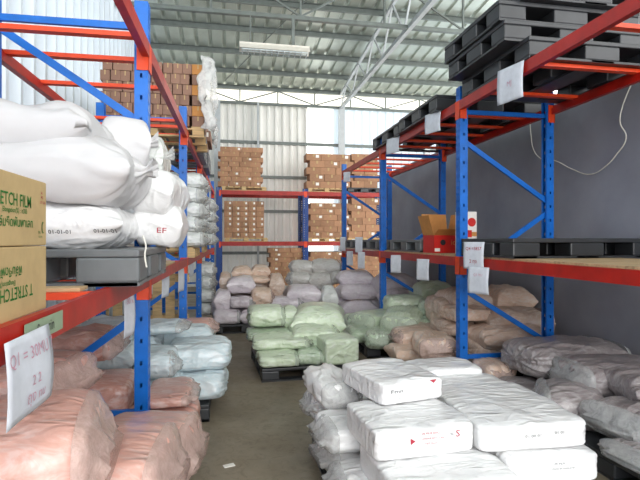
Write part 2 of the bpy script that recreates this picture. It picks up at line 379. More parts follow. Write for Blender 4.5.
 ('E3', -0.412, 9.575, 0.189, 0.291, 0.55, 0.234, -4, 0, 0, 'silver', 'be', 'silvery wrapped sack under the far left shelf, fourth from top'),
 ('G1', 0.575, 5.73, 0.152, 0.444, 0.5, 0.147, 0, 0, 0, 'green', 'be', 'small pale green sack at the front left of the aisle pallet'),
 ('G8', 0.938, 5.775, 0.152, 0.318, 0.45, 0.161, 0, 0, 0, 'greendeep', 'pe', 'crumpled green sack between the two front green ones on the aisle pallet'),
 ('G7', 1.278, 5.71, 0.152, 0.409, 0.42, 0.308, 6, 0, 0, 'green', 'k', 'boxy upright green sack at the front right of the aisle pallet'),
 ('G2', 0.63, 5.97, 0.3, 0.661, 0.5, 0.143, -5, 0, 0, 'green', 'be', 'wide pale green sack lying across the front of the aisle pallet'),
 ('G3', 0.569, 6.45, 0.3, 0.65, 0.5, 0.136, 0, 0, 0, 'greendeep', 'b', 'olive green sack behind the wide one on the aisle pallet'),
 ('G4', 0.497, 6.55, 0.467, 0.456, 0.5, 0.266, 0, 0, 0, 'green', 'be', 'light green sack on the top left of the aisle pallet pile'),
 ('G5', 0.819, 6.55, 0.461, 0.231, 0.4, 0.24, 0, 0, 0, 'green', 'p', 'narrow green sack squeezed beside the top left one'),
 ('G6', 1.193, 6.425, 0.376, 0.703, 0.75, 0.362, -12, 6, 0, 'green', 'p', 'largest green sack topping the aisle pallet pile'),
 ('G9', 1.042, 6.1, 0.346, 0.576, 0.5, 0.2, 0, 8, 0, 'green', 'pe', 'pale green sack under the front of the largest green one'),
 ('G10', 0.75, 6.35, 0.152, 0.8, 0.45, 0.15, 0, 0, 0, 'greendeep', 'b', 'sage sack in the bottom layer of the aisle pallet, left rear'),
 ('G11', 1.25, 6.25, 0.152, 0.8, 0.6, 0.28, 90, 0, 0, 'greendeep', 'b', 'sage sack in the bottom layer of the aisle pallet, right rear'),
 ('G20', 2.253, 7.275, 0.2, 0.75, 0.569, 0.3, 30, 0, 0, 'green', 'bE', 'rolled green sack with white film end beside the farther right post'),
 ('G21', 2.505, 6.75, 0.3, 0.6, 0.549, 0.3, 55, 0, -12, 'green', 'bE', 'tilted green sack with crumpled film mouth left of the peach sacks'),
 ('G22', 2.078, 6.5, 0.152, 0.6, 0.393, 0.208, 70, 0, 0, 'greendeep', 'bE', 'green sack with round film end low beside the boxy green one'),
 ('G23', 1.981, 7.45, 0.152, 0.404, 0.5, 0.288, 0, 0, 0, 'greendeep', 'p', 'sage sack behind the boxy green one beside the farther right post'),
 ('G24', 1.865, 6.9, 0.152, 0.373, 0.6, 0.188, 0, 0, 0, 'greendeep', 'p', 'dark sage sack tucked low between the two green piles'),
 ('G25', 2.716, 7.275, 0.44, 0.624, 0.55, 0.3, -8, 0, 0, 'green', 'be', 'green sack right of the farther right post, upper layer'),
 ('G26', 2.997, 6.8, 0.5, 0.6, 0.434, 0.24, 65, 0, 0, 'greendeep', 'bE', 'sage sack with film end left of the nearest right post'),
 ('G27', 3.227, 7.4, 0.594, 0.595, 0.6, 0.336, 0, 0, 0, 'green', 'p', 'pleated green sack, topmost under the right shelf'),
 ('G28', 2.819, 6.55, 0.25, 0.432, 0.5, 0.25, 0, 0, 0, 'greendeep', 'p', 'flat green sack under the one with film end near the post'),
 ('G29', 2.6, 7.5, 0.15, 0.8, 0.3, 0.25, 0, 0, 0, 'greendeep', 'b', 'sage sack at the bottom of the right-hand green pile, rear'),
 ('G30', 2.62, 6.75, 0.15, 0.5, 0.5, 0.22, 0, 0, 0, 'greendeep', 'b', 'sage sack at the bottom of the right-hand green pile, front'),
 ('G31', 3.2, 7.1, 0.15, 0.55, 0.7, 0.3, 0, 0, 0, 'greendeep', 'b', 'sage sack deep under the right shelf behind the nearest post'),
 ('O1', 2.362, 6.0, 0.26, 0.491, 0.5, 0.2, -6, 0, 0, 'peach', 'bE', 'peach sack with film mouth left of the nearest right post, upper one'),
 ('O2', 2.368, 5.4, 0.25, 0.6, 0.431, 0.25, 78, 0, 0, 'peach', 'bE', 'peach sack with round white film end beside the nearest right post'),
 ('O3', 2.121, 5.75, 0.152, 0.351, 0.5, 0.148, 0, 0, 0, 'peach', 'pe', 'pinkish peach sack low in front of the green pile'),
 ('O5', 2.806, 5.8, 0.42, 0.408, 0.6, 0.168, 0, 0, 0, 'tan', 'b', 'tan sack behind the nearest right post at mid height'),
 ('O6', 3.1, 5.45, 0.15, 0.6, 0.7, 0.28, 0, 0, 0, 'tan', 'b', 'tan sack in the bottom layer behind the nearest right post'),
 ('O12', 2.8, 6.3, 0.15, 0.9, 0.7, 0.3, 0, 0, 0, 'tan', 'b', 'tan sack in the bottom layer farther under the right shelf'),
 ('O7', 3.582, 5.9, 0.68, 0.561, 0.6, 0.31, 0, 0, 4, 'peach', 'p', 'peach sack with pointed corner, topmost behind the nearest right frame'),
 ('O8', 3.07, 6.05, 0.66, 0.578, 0.6, 0.31, 0, 0, 0, 'tan', 'p', 'tan sack beside the topmost peach one, partly behind the post'),
 ('O9', 3.42, 5.5, 0.46, 0.825, 0.6, 0.3, -4, 0, 0, 'tan', 'pe', 'large tan sack with pale film end behind the diagonal brace'),
 ('O10', 3.225, 5.28, 0.36, 0.89, 0.6, 0.24, 0, 0, 0, 'peach', 'p', 'long pale peach sack just above the lowest blue brace'),
 ('O11', 2.867, 5.625, 0.62, 0.468, 0.55, 0.159, 0, 0, 0, 'peach', 'be', 'peach brown sack directly behind the nearest right post'),
 ('O13', 2.693, 4.65, 0.152, 0.4, 0.294, 0.194, 90, 0, 0, 'peach', 'bE', 'peach sack end showing below the lowest blue brace'),
 ('O14', 3.1, 6.2, 0.45, 0.8, 0.7, 0.4, 0, 0, 0, 'tan', 'b', 'tan sack high against the grey wall behind the frame'),
 ('T1', 3.215, 4.28, 0.32, 1.023, 0.66, 0.3, 3, 0, 0, 'taupe', 'be', 'large taupe sack lying across the back of the right front pile'),
 ('T2', 3.229, 3.66, 0.3, 0.795, 0.62, 0.28, -6, 0, 0, 'taupe', 'bE', 'taupe sack with bunched film mouth in front of the back one'),
 ('T3', 2.745, 4.15, 0.152, 0.326, 0.5, 0.122, 0, 0, 0, 'taupe', 'b', 'small taupe sack tucked under the left end of the back one'),
 ('T4', 2.72, 3.5, 0.152, 0.478, 0.6, 0.288, -28, 0, 0, 'taupe', 'pE', 'dark glossy taupe sack facing the white bales'),
 ('T5', 2.875, 3.0, 0.22, 0.523, 0.6, 0.22, 8, 0, 0, 'taupe', 'pE', 'taupe sack with pointed pale corner at the right edge'),
 ('T6', 3.164, 3.2, 0.4, 0.553, 0.5, 0.2, -10, 0, 0, 'taupe', 'p', 'taupe sack flap at the right edge above the pointed one'),
 ('T7', 2.729, 2.7, 0.152, 0.489, 0.5, 0.128, 6, 0, 0, 'taupe', 'pE', 'pale-cornered sack lowest at the right edge of the picture'),
 ('T8', 3.35, 4.45, 0.152, 0.7, 0.35, 0.18, 0, 0, 0, 'taupe', 'b', 'taupe sack in the bottom layer against the lowest brace'),
 ('T9', 3.35, 3.55, 0.152, 0.7, 0.6, 0.18, 0, 0, 0, 'taupe', 'b', 'taupe sack in the bottom layer near the grey wall'),
 ('F1', 1.0, 2.96, 0.655, 0.42, 0.57, 0.135, 12, 0, 0, 'white_film', 'k', 'white plastic bale with red diamond print, topmost of the front stack'),
 ('F2', 0.98, 2.6, 0.485, 0.56, 0.5, 0.17, 4, 0, 0, 'white_film', 'k', 'white bale with red triangle and S print, below the topmost one'),
 ('F3', 1.61, 2.7, 0.485, 0.62, 0.76, 0.155, -2, 0, 0, 'white_film', 'k', 'big wrinkled white bale with grey date print at the front right'),
 ('F4', 1.6, 3.5, 0.5, 0.5, 0.36, 0.165, 3, 0, 0, 'white_film', 'k', 'white bale at the back of the front stack beside the taupe sacks'),
 ('F5', 0.72, 3.4, 0.485, 0.52, 0.29, 0.17, 96, 0, 0, 'white_film', 'bE', 'white bale with round pale end under the topmost bale, aisle side'),
 ('F6', 1.67, 2.62, 0.32, 0.54, 0.7, 0.165, 0, 0, 0, 'white_film', 'k', 'white bale with crinkled clear ends under the wrinkled one'),
 ('F7', 1.05, 2.4, 0.32, 0.64, 0.6, 0.165, 2, 0, 0, 'white_film', 'k', 'plain white bale at the bottom edge of the picture'),
 ('F8', 0.83, 3.02, 0.32, 0.5, 0.42, 0.165, 4, 0, 0, 'white_film', 'bE', 'grey-white film sack end sagging on the aisle side, upper one'),
 ('F10', 0.8, 2.62, 0.16, 0.44, 0.45, 0.16, -3, 0, 0, 'white_film', 'bE', 'grey-white film sack end on the aisle side, lower and nearer one'),
 ('F9', 0.8, 3.58, 0.3, 0.42, 0.32, 0.18, 8, 0, 0, 'white_film', 'bE', 'narrow film sack at the far aisle corner of the front stack'),
 ('F17', 0.82, 3.1, 0.155, 0.44, 0.45, 0.16, 5, 0, 0, 'white_film', 'bE', 'film sack end at pallet level on the aisle side, farther one'),
 ('F11', 1.62, 3.2, 0.47, 0.6, 0.26, 0.15, 2, 0, 0, 'white_film', 'k', 'white bale between the wrinkled one and the rearmost one'),
 ('F12', 1.36, 3.1, 0.155, 0.5, 0.9, 0.16, 5, 0, 0, 'white_film', 'k', 'white bale in the lowest layer, middle'),
 ('F13', 1.78, 3.15, 0.155, 0.32, 0.9, 0.16, 0, 0, 0, 'white_film', 'k', 'white bale at pallet level facing the taupe sacks'),
 ('F14', 1.25, 2.38, 0.155, 0.4, 0.5, 0.16, 0, 0, 0, 'white_film', 'k', 'white bale in the lowest layer under the plain front one'),
 ('F15', 1.7, 2.38, 0.155, 0.45, 0.5, 0.16, 0, 0, 0, 'white_film', 'k', 'white bale in the lowest layer at the right front corner'),
 ('F16', 1.62, 3.22, 0.32, 0.6, 0.4, 0.15, 0, 0, 0, 'white_film', 'k', 'white bale in the second layer behind the crinkled one'),
 ('F18', 1.25, 3.45, 0.32, 0.45, 0.5, 0.16, 0, 0, 0, 'white_film', 'k', 'white bale in the second layer under the rear of the topmost'),
 ('V1', -0.026, 8.725, 0.152, 0.451, 0.55, 0.242, 0, 0, 0, 'lav', 'be', 'lavender sack at the front left corner of the far pallet'),
 ('V2', 0.392, 8.775, 0.152, 0.39, 0.55, 0.225, 0, 0, 0, 'lav', 'pe', 'mauve sack beside the front left lavender one on the far pallet'),
 ('V3', 0.78, 8.85, 0.152, 0.688, 0.6, 0.276, 0, 0, 0, 'lav', 'p', 'wide mauve sack low on the far pallet behind the green top sack'),
 ('V4', -0.087, 8.85, 0.373, 0.305, 0.5, 0.348, 0, 0, 0, 'lav', 'p', 'lavender sack standing at the left edge of the far pile'),
 ('V5', 0.225, 8.75, 0.42, 0.371, 0.5, 0.18, 0, 0, 0, 'lav', 'be', 'lavender sack in the second layer of the far pile'),
 ('V6', 0.592, 8.85, 0.42, 0.361, 0.5, 0.325, 0, 0, 0, 'peach', 'be', 'peach lavender sack right of the middle of the far pile'),
 ('V7', 0.231, 8.975, 0.66, 0.518, 0.55, 0.28, 0, 0, 0, 'lav', 'p', 'large lavender sack with tied corners in the middle of the far pile'),
 ('V8', 0.536, 9.275, 0.8, 0.467, 0.55, 0.133, 0, 0, 0, 'peach', 'p', 'peach sack in the third layer of the far pile'),
 ('V9', 0.262, 9.45, 0.856, 0.401, 0.5, 0.243, 0, 0, 0, 'peach', 'p', 'peach sack on top of the far pile, left one'),
 ('V10', 0.613, 9.45, 0.888, 0.349, 0.5, 0.227, 0, 0, 0, 'peach', 'p', 'peach sack on top of the far pile, right one'),
 ('V11', 0.881, 9.15, 0.561, 0.286, 0.5, 0.415, 0, 0, 0, 'tan', 'p', 'grey peach sack leaning at the right of the far pile'),
 ('V12', 0.1, 9.4, 0.15, 0.8, 0.5, 0.42, 0, 0, 0, 'lav', 'b', 'lavender sack hidden in the core of the far pile'),
 ('V13', 1.0, 9.4, 0.15, 0.5, 0.5, 0.35, 0, 0, 0, 'lav', 'b', 'lavender sack in the core of the far pile, right side'),
 ('V14', 0.4, 9.55, 0.58, 0.9, 0.3, 0.28, 0, 0, 0, 'peach', 'b', 'peach sack in the core under the two top sacks'),
 ('V15', -0.047, 9.4, 0.66, 0.235, 0.4, 0.332, 0, 0, 0, 'tan', 'p', 'small tan sack at the back left of the far pile'),
 ('U1', 1.359, 9.0, 0.44, 0.655, 0.6, 0.331, 0, 0, 0, 'lav', 'p', 'purple grey sack with round belly left of the pale upright sack'),
 ('U2', 1.785, 8.675, 0.3, 0.295, 0.35, 0.461, 0, 0, 0, 'silver', 'p', 'pale upright sack standing between the mauve sacks'),
 ('U3', 2.407, 9.2, 0.736, 0.683, 0.6, 0.275, -6, 0, 0, 'lav', 'p', 'long mauve sack on top beside the farther right posts'),
 ('U4', 2.403, 9.0, 0.5, 0.759, 0.6, 0.273, 0, 0, 0, 'lav', 'p', 'mauve sack in the middle layer beside the farther right posts'),
 ('U5', 2.377, 8.9, 0.152, 0.751, 0.6, 0.308, 0, 0, 0, 'lav', 'p', 'mauve sack in the bottom layer left of the farther post'),
 ('U6', 1.612, 10.9, 0.855, 0.516, 0.6, 0.29, 0, 0, 0, 'grey', 'pe', 'grey sack on top of the rear grey pile, left one'),
 ('U7', 2.13, 10.8, 0.833, 0.666, 0.6, 0.335, 0, 0, 0, 'grey', 'pe', 'grey sack on top of the rear grey pile, right one'),
 ('U8', 1.549, 10.7, 0.59, 0.485, 0.6, 0.318, 0, 0, 0, 'grey', 'pE', 'grey sack with silvery mouth in the second layer, left'),
 ('U9', 1.979, 10.6, 0.528, 0.568, 0.6, 0.359, 0, 0, 0, 'grey', 'p', 'grey sack with drooping flap in the second layer, right'),
 ('U10', 3.016, 8.65, 0.6, 0.773, 0.7, 0.38, 0, 0, 0, 'lav', 'p', 'dark mauve sack under the right shelf just past the farther post'),
 ('U11', 2.969, 8.25, 0.42, 0.637, 0.7, 0.316, 0, 0, 0, 'lav', 'p', 'dark mauve sack below another under the right shelf'),
 ('U12', 0.997, 8.85, 0.36, 0.555, 0.5, 0.212, 0, 0, 0, 'lav', 'pe', 'mauve sack low behind the top of the green pile'),
 ('U13', 1.597, 8.7, 0.16, 0.619, 0.6, 0.286, 0, 0, 0, 'grey', 'p', 'grey mauve sack low in the centre behind the largest green one'),
 ('U14', 1.95, 9.4, 0.15, 0.6, 0.5, 0.35, 0, 0, 0, 'lav', 'b', 'mauve sack in the bottom row of the central rear pile'),
 ('U15', 1.3, 9.2, 0.15, 0.7, 0.8, 0.3, 0, 0, 0, 'lav', 'b', 'mauve sack in the bottom row, left of centre rear'),
 ('U16', 1.7, 10.9, 0.15, 1.2, 0.8, 0.42, 0, 0, 0, 'grey', 'b', 'grey sack at the bottom of the rear grey pile'),
 ('U17', 3.05, 9.2, 0.15, 0.9, 0.6, 0.4, 0, 0, 0, 'lav', 'b', 'mauve sack on the floor deep under the far right shelf'),
 ('U18', 2.317, 10.25, 0.677, 0.329, 0.5, 0.23, 0, 0, 0, 'grey', 'p', 'small grey sack half hidden beside the farthest right post'),
]
GROUPS = {'A': 'pink sacks near left', 'B': 'ice blue sacks under the left rack', 'C': 'white sacks on the left shelf', 'D': 'silvery sacks on the left shelf', 'E': 'silvery sacks under the far left shelf', 'G': 'green sacks', 'O': 'peach and tan sacks', 'T': 'taupe sacks at the right front', 'F': 'white bales in the foreground', 'V': 'lavender and peach sacks at the far left', 'U': 'mauve and grey sacks in the far middle'}
PALLETS = [
 ('p', 1.19, 1.02, 0.175, 'plasticgrey', -1.005, 2.93, 1.382, 0, 'black plastic pallet under the white sacks on the left shelf'),
 ('w', 1.15, 1.12, 0.13, 'wood', -0.985, 6.94, 1.377, 0, 'wooden pallet on the left shelf beyond the second post'),
 ('w', 1.13, 1.1, 0.13, 'wood', -0.975, 9.5, 1.377, 0, 'wooden pallet farther along the left shelf under silvery sacks'),
 ('w', 1.26, 1.1, 0.13, 'wood', -0.93, 6.9, 2.897, 0, 'wooden pallet under the wrapped brown cartons high on the left rack'),
 ('p', 1.14, 1.1, 0.14, 'plasticgrey', -0.93, 8.17, 2.897, 0, 'grey plastic pallet high on the left rack, bottom of three stacked'),
 ('p', 1.14, 1.1, 0.14, 'plasticgrey', -0.93, 8.17, 3.037, 0, 'grey plastic pallet high on the left rack, middle of three stacked'),
 ('p', 1.14, 1.1, 0.14, 'plasticgrey', -0.93, 8.17, 3.1769999999999996, 0, 'grey plastic pallet high on the left rack, top of three stacked'),
 ('p', 1.16, 1.12, 0.14, 'plasticgrey', -0.92, 9.54, 2.897, 0, 'grey plastic pallet far along the top of the left rack, lower of two'),
 ('p', 1.16, 1.12, 0.14, 'plasticgrey', -0.92, 9.54, 3.037, 0, 'grey plastic pallet far along the top of the left rack, upper of two'),
 ('p', 1.35, 1.16, 0.18, 'plastic', 3.055, 4.14, 3.068, 0, 'black plastic pallet at the bottom of the stack on the right rack top'),
 ('p', 1.35, 1.05, 0.175, 'plastic', 2.915, 4.215, 3.249, 0, 'black plastic pallet second up in the stack on the right rack top'),
 ('p', 1.35, 1.05, 0.175, 'plastic', 2.885, 4.245, 3.425, 0, 'black plastic pallet third up in the stack on the right rack top'),
 ('p', 1.35, 1.06, 0.175, 'plastic', 3.075, 4.19, 3.601, 0, 'black plastic pallet topmost of the stack on the right rack top'),
 ('p', 1.35, 1.24, 0.18, 'plastic', 2.985, 5.82, 3.068, 0, 'single black pallet on top of the second bay of the right rack'),
 ('p', 1.35, 1.24, 0.18, 'plastic', 3.005, 7.12, 3.068, 0, 'black pallet farthest along the top of the right rack'),
 ('p', 1.45, 0.95, 0.175, 'plastic', 3.125, 4.295, 1.44, 0, 'dark plastic pallet on the near lower right shelf'),
 ('p', 1.13, 1.2, 0.165, 'plasticgrey', 2.985, 6.55, 1.44, 0, 'grey plastic pallet beyond the open red carton on the right shelf'),
 ('p', 1.13, 1.15, 0.165, 'plasticgrey', 2.985, 8.325, 1.44, 0, 'grey plastic pallet past the second right post on the lower shelf'),
 ('p', 1.13, 1.13, 0.165, 'plasticgrey', 2.985, 9.515, 1.44, 0, 'grey plastic pallet at the far end of the lower right shelf'),
 ('p', 1.1, 1.2, 0.13, 'plastic', -0.85, 1.9, 0, 0, 'black pallet under the front of the pink sack pile'),
 ('p', 1.1, 0.85, 0.13, 'plastic', -0.85, 2.975, 0, 0, 'black pallet under the pink sacks beside the nearest left post'),
 ('p', 1.24, 1.18, 0.15, 'plastic', -0.78, 5.01, 0, 0, 'black pallet under the ice blue sacks on the left'),
 ('p', 1.21, 1.25, 0.15, 'plastic', 0.945, 6.175, 0, 3, 'black pallet carrying the pale green pile in the aisle'),
 ('p', 1.26, 1.2, 0.15, 'plastic', 0.35, 9.1, 0, 0, 'black pallet under the far lavender and peach pile'),
 ('p', 1.3, 1.55, 0.15, 'plastic', 1.27, 2.875, 0, 0, 'black pallet under the stack of white bales'),
 ('p', 1.25, 1.15, 0.15, 'plastic', 3.125, 2.925, 0, 0, 'black pallet showing its bare deck at the right front'),
 ('p', 1.25, 1.17, 0.15, 'plastic', 3.125, 4.135, 0, 0, 'black pallet under the rear taupe sacks at right'),
 ('p', 0.93, 1.22, 0.15, 'plastic', 2.985, 5.59, 0, 0, 'black pallet under the tan sacks behind the frame'),
 ('p', 1.1, 1.05, 0.15, 'plastic', 2.4, 6.925, 0, 0, 'black pallet under the right-hand green pile'),
 ('p', 1.15, 1.15, 0.15, 'plastic', 1.725, 9.225, 0, 0, 'black pallet under the central mauve sacks'),
 ('p', 1.15, 1.1, 0.15, 'plastic', 1.675, 10.95, 0, 0, 'black pallet under the rear grey pile'),
 ('w', 1.4, 1.0, 0.12, 'wood', 0.48, 15.8, 3.13, 0, 'wooden pallet under the upper left carton stack of the back rack'),
 ('w', 1.32, 1.0, 0.12, 'wood', 0.56, 15.8, 1.55, 0, 'wooden pallet under the middle left carton stack of the back rack'),
 ('w', 1.24, 1.0, 0.12, 'wood', 3.1, 15.8, 3.13, 0, 'wooden pallet under the upper right carton stack of the back rack'),
 ('p', 1.12, 1.0, 0.16, 'plastic', 4.34, 15.8, 3.13, 0, 'black pallet under the rightmost upper carton stack at the back'),
 ('w', 1.24, 1.0, 0.12, 'wood', 3.1, 15.8, 1.55, 0, 'wooden pallet under the middle right carton stack of the back rack'),
 ('w', 1.17, 1.0, 0.12, 'wood', 4.365, 15.8, 1.55, 0, 'wooden pallet under the rightmost middle carton stack at the back'),
]
STACKS = [
 (-0.272, 1.042, 15.35, 3.25, 4, 8, 0.1534, 0.55, 'upper left stack on back rack', {'group': 'cartons of the upper left back stack', 'prob': 0.22}),
 (-0.121, 1.104, 15.35, 1.67, 5, 7, 0.1626, 0.55, 'middle left stack on back rack', {'group': 'cartons of the middle left back stack', 'prob': 0.55, 'offset': False, 'solid_rows': (2, 3, 4, 5), 'jit': 0.008}),
 (1.259, 2.334, 15.35, 0.02, 3, 9, 0.1476, 0.55, 'floor stack below the back rack', {'group': 'cartons on the floor at the back', 'prob': 0.35}),
 (2.494, 3.932, 15.35, 3.25, 3, 5, 0.2204, 0.55, 'upper right stack on back rack', {'group': 'cartons of the upper right back stack', 'prob': 0.25}),
 (3.966, 4.839, 15.35, 3.29, 2, 5, 0.22, 0.55, 'rightmost upper stack on back rack', {'group': 'cartons of the rightmost upper back stack', 'prob': 0.3}),
 (2.526, 3.833, 15.35, 1.67, 3, 6, 0.1855, 0.55, 'middle right stack on back rack', {'group': 'cartons of the middle right back stack', 'prob': 0.35}),
 (3.866, 4.805, 15.35, 1.67, 2, 6, 0.2153, 0.55, 'rightmost middle stack on back rack', {'group': 'cartons of the rightmost middle back stack', 'prob': 0.3}),
 (2.526, 3.601, 15.35, 0.02, 3, 8, 0.1496, 0.55, 'floor stack behind the grey sacks', {'group': 'cartons on the floor behind the grey sacks', 'prob': 0.2}),
 (3.667, 5.009, 15.35, 0.02, 3, 8, 0.1489, 0.55, 'floor stack behind the farthest right post', {'group': 'cartons on the floor behind the right posts', 'prob': 0.2}),
 (-1.52, -0.46, 6.36, 3.03, 9, 6, 0.131, 0.5, 'wrapped stack high on the left rack', {'mat': 'carddark', 'group': 'wrapped cartons high on the left rack', 'prob': 0, 'jit': 0.006}),
 (-1.45, -0.34, 7.7, 3.33, 5, 3, 0.19, 0.9, 'second high stack on left rack', {'mat': 'carddark', 'group': 'cartons on the grey pallets of the left rack', 'prob': 0.4}),
 (-1.45, -0.34, 9.02, 3.19, 4, 3, 0.19, 0.9, 'third high stack on left rack', {'mat': 'carddark', 'group': 'cartons at the far top of the left rack', 'prob': 0.6}),
]
PAPERS = [
 ('large white paper with faint handwriting taped to the left red beam', (-0.54, 1.475, 1.345), 90, 0.3, 0.22, [('Q1 = 30MU 7', 0.05, 0.02, 0.25), ('2 2', 0.04, 0.05, 0.6), ('ถุง nu', 0.045, 0.06, 0.8)], {}),
 ('narrow curled paper hanging beside the nearest left post under the black pallet', (-0.589, 3.1, 1.324), 82, 0.17, 0.3, [('30 x', 0.05, 0, 0.3)], {}),
 ('small pointed paper hanging from the left beam beyond the nearest post', (-0.563, 4.6, 1.375), 80, 0.2, 0.29, [], {}),
 ('paper strip hanging in front of the second left post', (-0.525, 5.7, 1.353), 78, 0.2, 0.33, [], {}),
 ('narrow paper hanging just past the second left post', (-0.504, 7.0, 1.378), 80, 0.2, 0.28, [], {}),
 ('paper sheet on the upper right beam below the black pallet stack', (2.345, 3.771, 3.07), -78, 0.3, 0.3, [('MJ', 0.06, 0, 0.5)], {}),
 ('slanted paper on the upper right beam left of the first post', (2.335, 5.34, 3.072), -72, 0.27, 0.23, [], {}),
 ('small white paper on the farther upper right beam', (2.33, 6.726, 3.066), -66, 0.27, 0.22, [], {}),
 ('tiny paper at the end of the upper right beam', (2.34, 9.537, 2.961), -45, 0.16, 0.2, [], {}),
 ('paper with red handwriting hanging right of the nearest right post', (2.325, 4.358, 1.581), -66, 0.24, 0.26, [('Q4 =3857', 0.045, 0, 0.25), ('2 ถุง', 0.05, 0, 0.72)], {'ink': 'inkred'}),
 ('blank-looking paper hanging just below the red-lettered one', (2.335, 4.29, 1.344), -66, 0.24, 0.255, [('Q3 MU', 0.035, 0, 0.3)], {}),
 ('paper hanging from the right shelf beam left of the first post', (2.34, 5.648, 1.368), -60, 0.19, 0.26, [], {}),
 ('paper hanging just right of the second right post', (2.34, 6.627, 1.387), -50, 0.17, 0.25, [], {}),
 ('white paper over the grey pallet left of the second right post', (2.34, 8.623, 1.655), -40, 0.15, 0.28, [], {}),
 ('white paper over the pallet at the farthest right post', (2.34, 9.884, 1.662), -35, 0.12, 0.29, [], {}),
 ('lower hanging paper between the farther right posts, left one', (2.34, 9.291, 1.385), -40, 0.14, 0.28, [], {}),
 ('lower hanging paper between the farther right posts, right one', (2.34, 8.453, 1.386), -40, 0.14, 0.3, [], {}),
]
CORD = [(3.93, 4.185, 3.18), (3.93, 4.322, 2.94), (3.93, 4.348, 2.804), (3.93, 4.271, 2.625), (3.93, 4.4, 2.476), (3.93, 4.522, 2.391), (3.93, 4.739, 2.325), (3.93, 5.058, 2.425), (3.93, 5.34, 2.563), (3.93, 5.652, 2.651), (3.93, 5.799, 2.806), (3.93, 5.842, 2.972), (3.93, 5.864, 3.136)]
SCRAP = (0.007, 3.53, 0.001)
PRINTS = [('F1', [('printed_text', 'Fmn', 0.03, 'inkblack', -0.12, 0.085, 1.6), ('printed_logo', '◆', 0.035, 'inkred', 0.13, 0.12, 1.4), ('printed_text', 'aiot', 0.014, 'inkgrey', -0.1, 0.045, 1)]), ('F2', [('printed_logo', '▶', 0.035, 'inkred', -0.08, 0.095, 1), ('printed_text', 'S', 0.05, 'inkred', 0.17, 0.115, 1.2), ('printed_text', '=', 0.04, 'inkgrey', 0.135, 0.115, 1), ('printed_text', 'PE FILM ROLL', 0.014, 'inkred', 0.02, 0.13, 1.2), ('printed_text', 'HANDLE WITH CARE', 0.012, 'inkred', 0.03, 0.105, 1.1), ('printed_text', 'NET 25 KG', 0.012, 'inkred', 0.02, 0.08, 1.2)]), ('F3', [('printed_text', '01 00 01', 0.022, 'inkgrey', -0.02, 0.085, 1.2), ('printed_text', '01 01', 0.022, 'inkgrey', 0.13, 0.095, 1.2)]), ('F6', [('printed_text', 'PE FILM', 0.016, 'inkgrey', 0.02, 0.12, 1.2), ('printed_text', 'MADE IN THAILAND', 0.012, 'inkgrey', 0.04, 0.095, 1.2)]), ('C3', [('printed_text', '01-01-01', 0.026, 'inkblack', 0.2, 0.075, 1.1), ('printed_text', '01-01-01', 0.026, 'inkblack', 0.4, 0.08, 1.1)]), ('C7', [('printed_text', 'EF', 0.045, 'inkred', 0.03, 0.085, 1.4)])]
FEET = {'black plastic pallet under the white sacks on the left shelf': 0.28, 'dark plastic pallet on the near lower right shelf': 0.26}
LIT1 = 1.2
LIT2 = 0.34
LIT3 = 0.8
SKY = 3.3
SKYC = (1, 1, 1)
EXPO = 0.48
WALL_GLOW = 0.05
DOOR = 180

# ------------------------------------------------------------ sacks placed
SK = {}
for i, s in enumerate(SACKS):
    key, x, y, z, ln, w, h, rz, tx, ty, col, style, label = s
    SK[key] = make_sack(i, x, y, z, ln, w, h, math.radians(rz), (math.radians(tx), math.radians(ty)), col, style, label, group=GROUPS.get(key[0]))

# ------------------------------------------------------------ setting
bm = bmesh.new(); box(bm, (-2.6, -6, -.15), (11, 18.2, 0))
fm, nt, b = newmat('concrete_floor'); v = coords(nt)
c1 = ramp(nt, nz(nt, v, .9, 8, .65, .4), [(.3, srgb(112, 102, 86)), (.5, srgb(138, 127, 109)), (.72, srgb(158, 147, 128))])
c2 = ramp(nt, nz(nt, v, 9, 9, .75, 1.2), [(.35, (.62,.6,.56)), (.5, (.95,.95,.95)), (.75, (1,1,1))])
mx = nt.nodes.new('ShaderNodeMixRGB'); mx.blend_type = 'MULTIPLY'; mx.inputs['Fac'].default_value = .8
L(nt, c1, mx.inputs['Color1']); L(nt, c2, mx.inputs['Color2'])
sp = ramp(nt, nz(nt, v, 22, 8, .8, .6), [(.60, (0,0,0)), (.66, (1,1,1))])
g = nt.nodes.new('ShaderNodeTexGradient'); g.gradient_type = 'SPHERICAL'
mp = nt.nodes.new('ShaderNodeMapping'); mp.vector_type = 'TEXTURE'; mp.inputs['Location'].default_value = (.78, 4.0, 0); mp.inputs['Scale'].default_value = (.55, 1.3, 1)
L(nt, v, mp.inputs['Vector']); L(nt, mp.outputs['Vector'], g.inputs['Vector'])
mm = nt.nodes.new('ShaderNodeMath'); mm.operation = 'MULTIPLY'; L(nt, sp, mm.inputs[0]); L(nt, g.outputs['Fac'], mm.inputs[1])
mx2 = nt.nodes.new('ShaderNodeMixRGB'); L(nt, mm.outputs[0], mx2.inputs['Fac']); L(nt, mx.outputs['Color'], mx2.inputs['Color1'])
mx2.inputs['Color2'].default_value = (*srgb(196, 186, 160), 1)
L(nt, mx2.outputs['Color'], b.inputs['Base Color'])
L(nt, ramp(nt, nz(nt, v, 3, 6), [(.3, (.38,)*3), (.7, (.62,)*3)]), b.inputs['Roughness'])
bump(nt, nz(nt, v, 45, 6), .15, .004, b)
struct('floor', bm, fm)

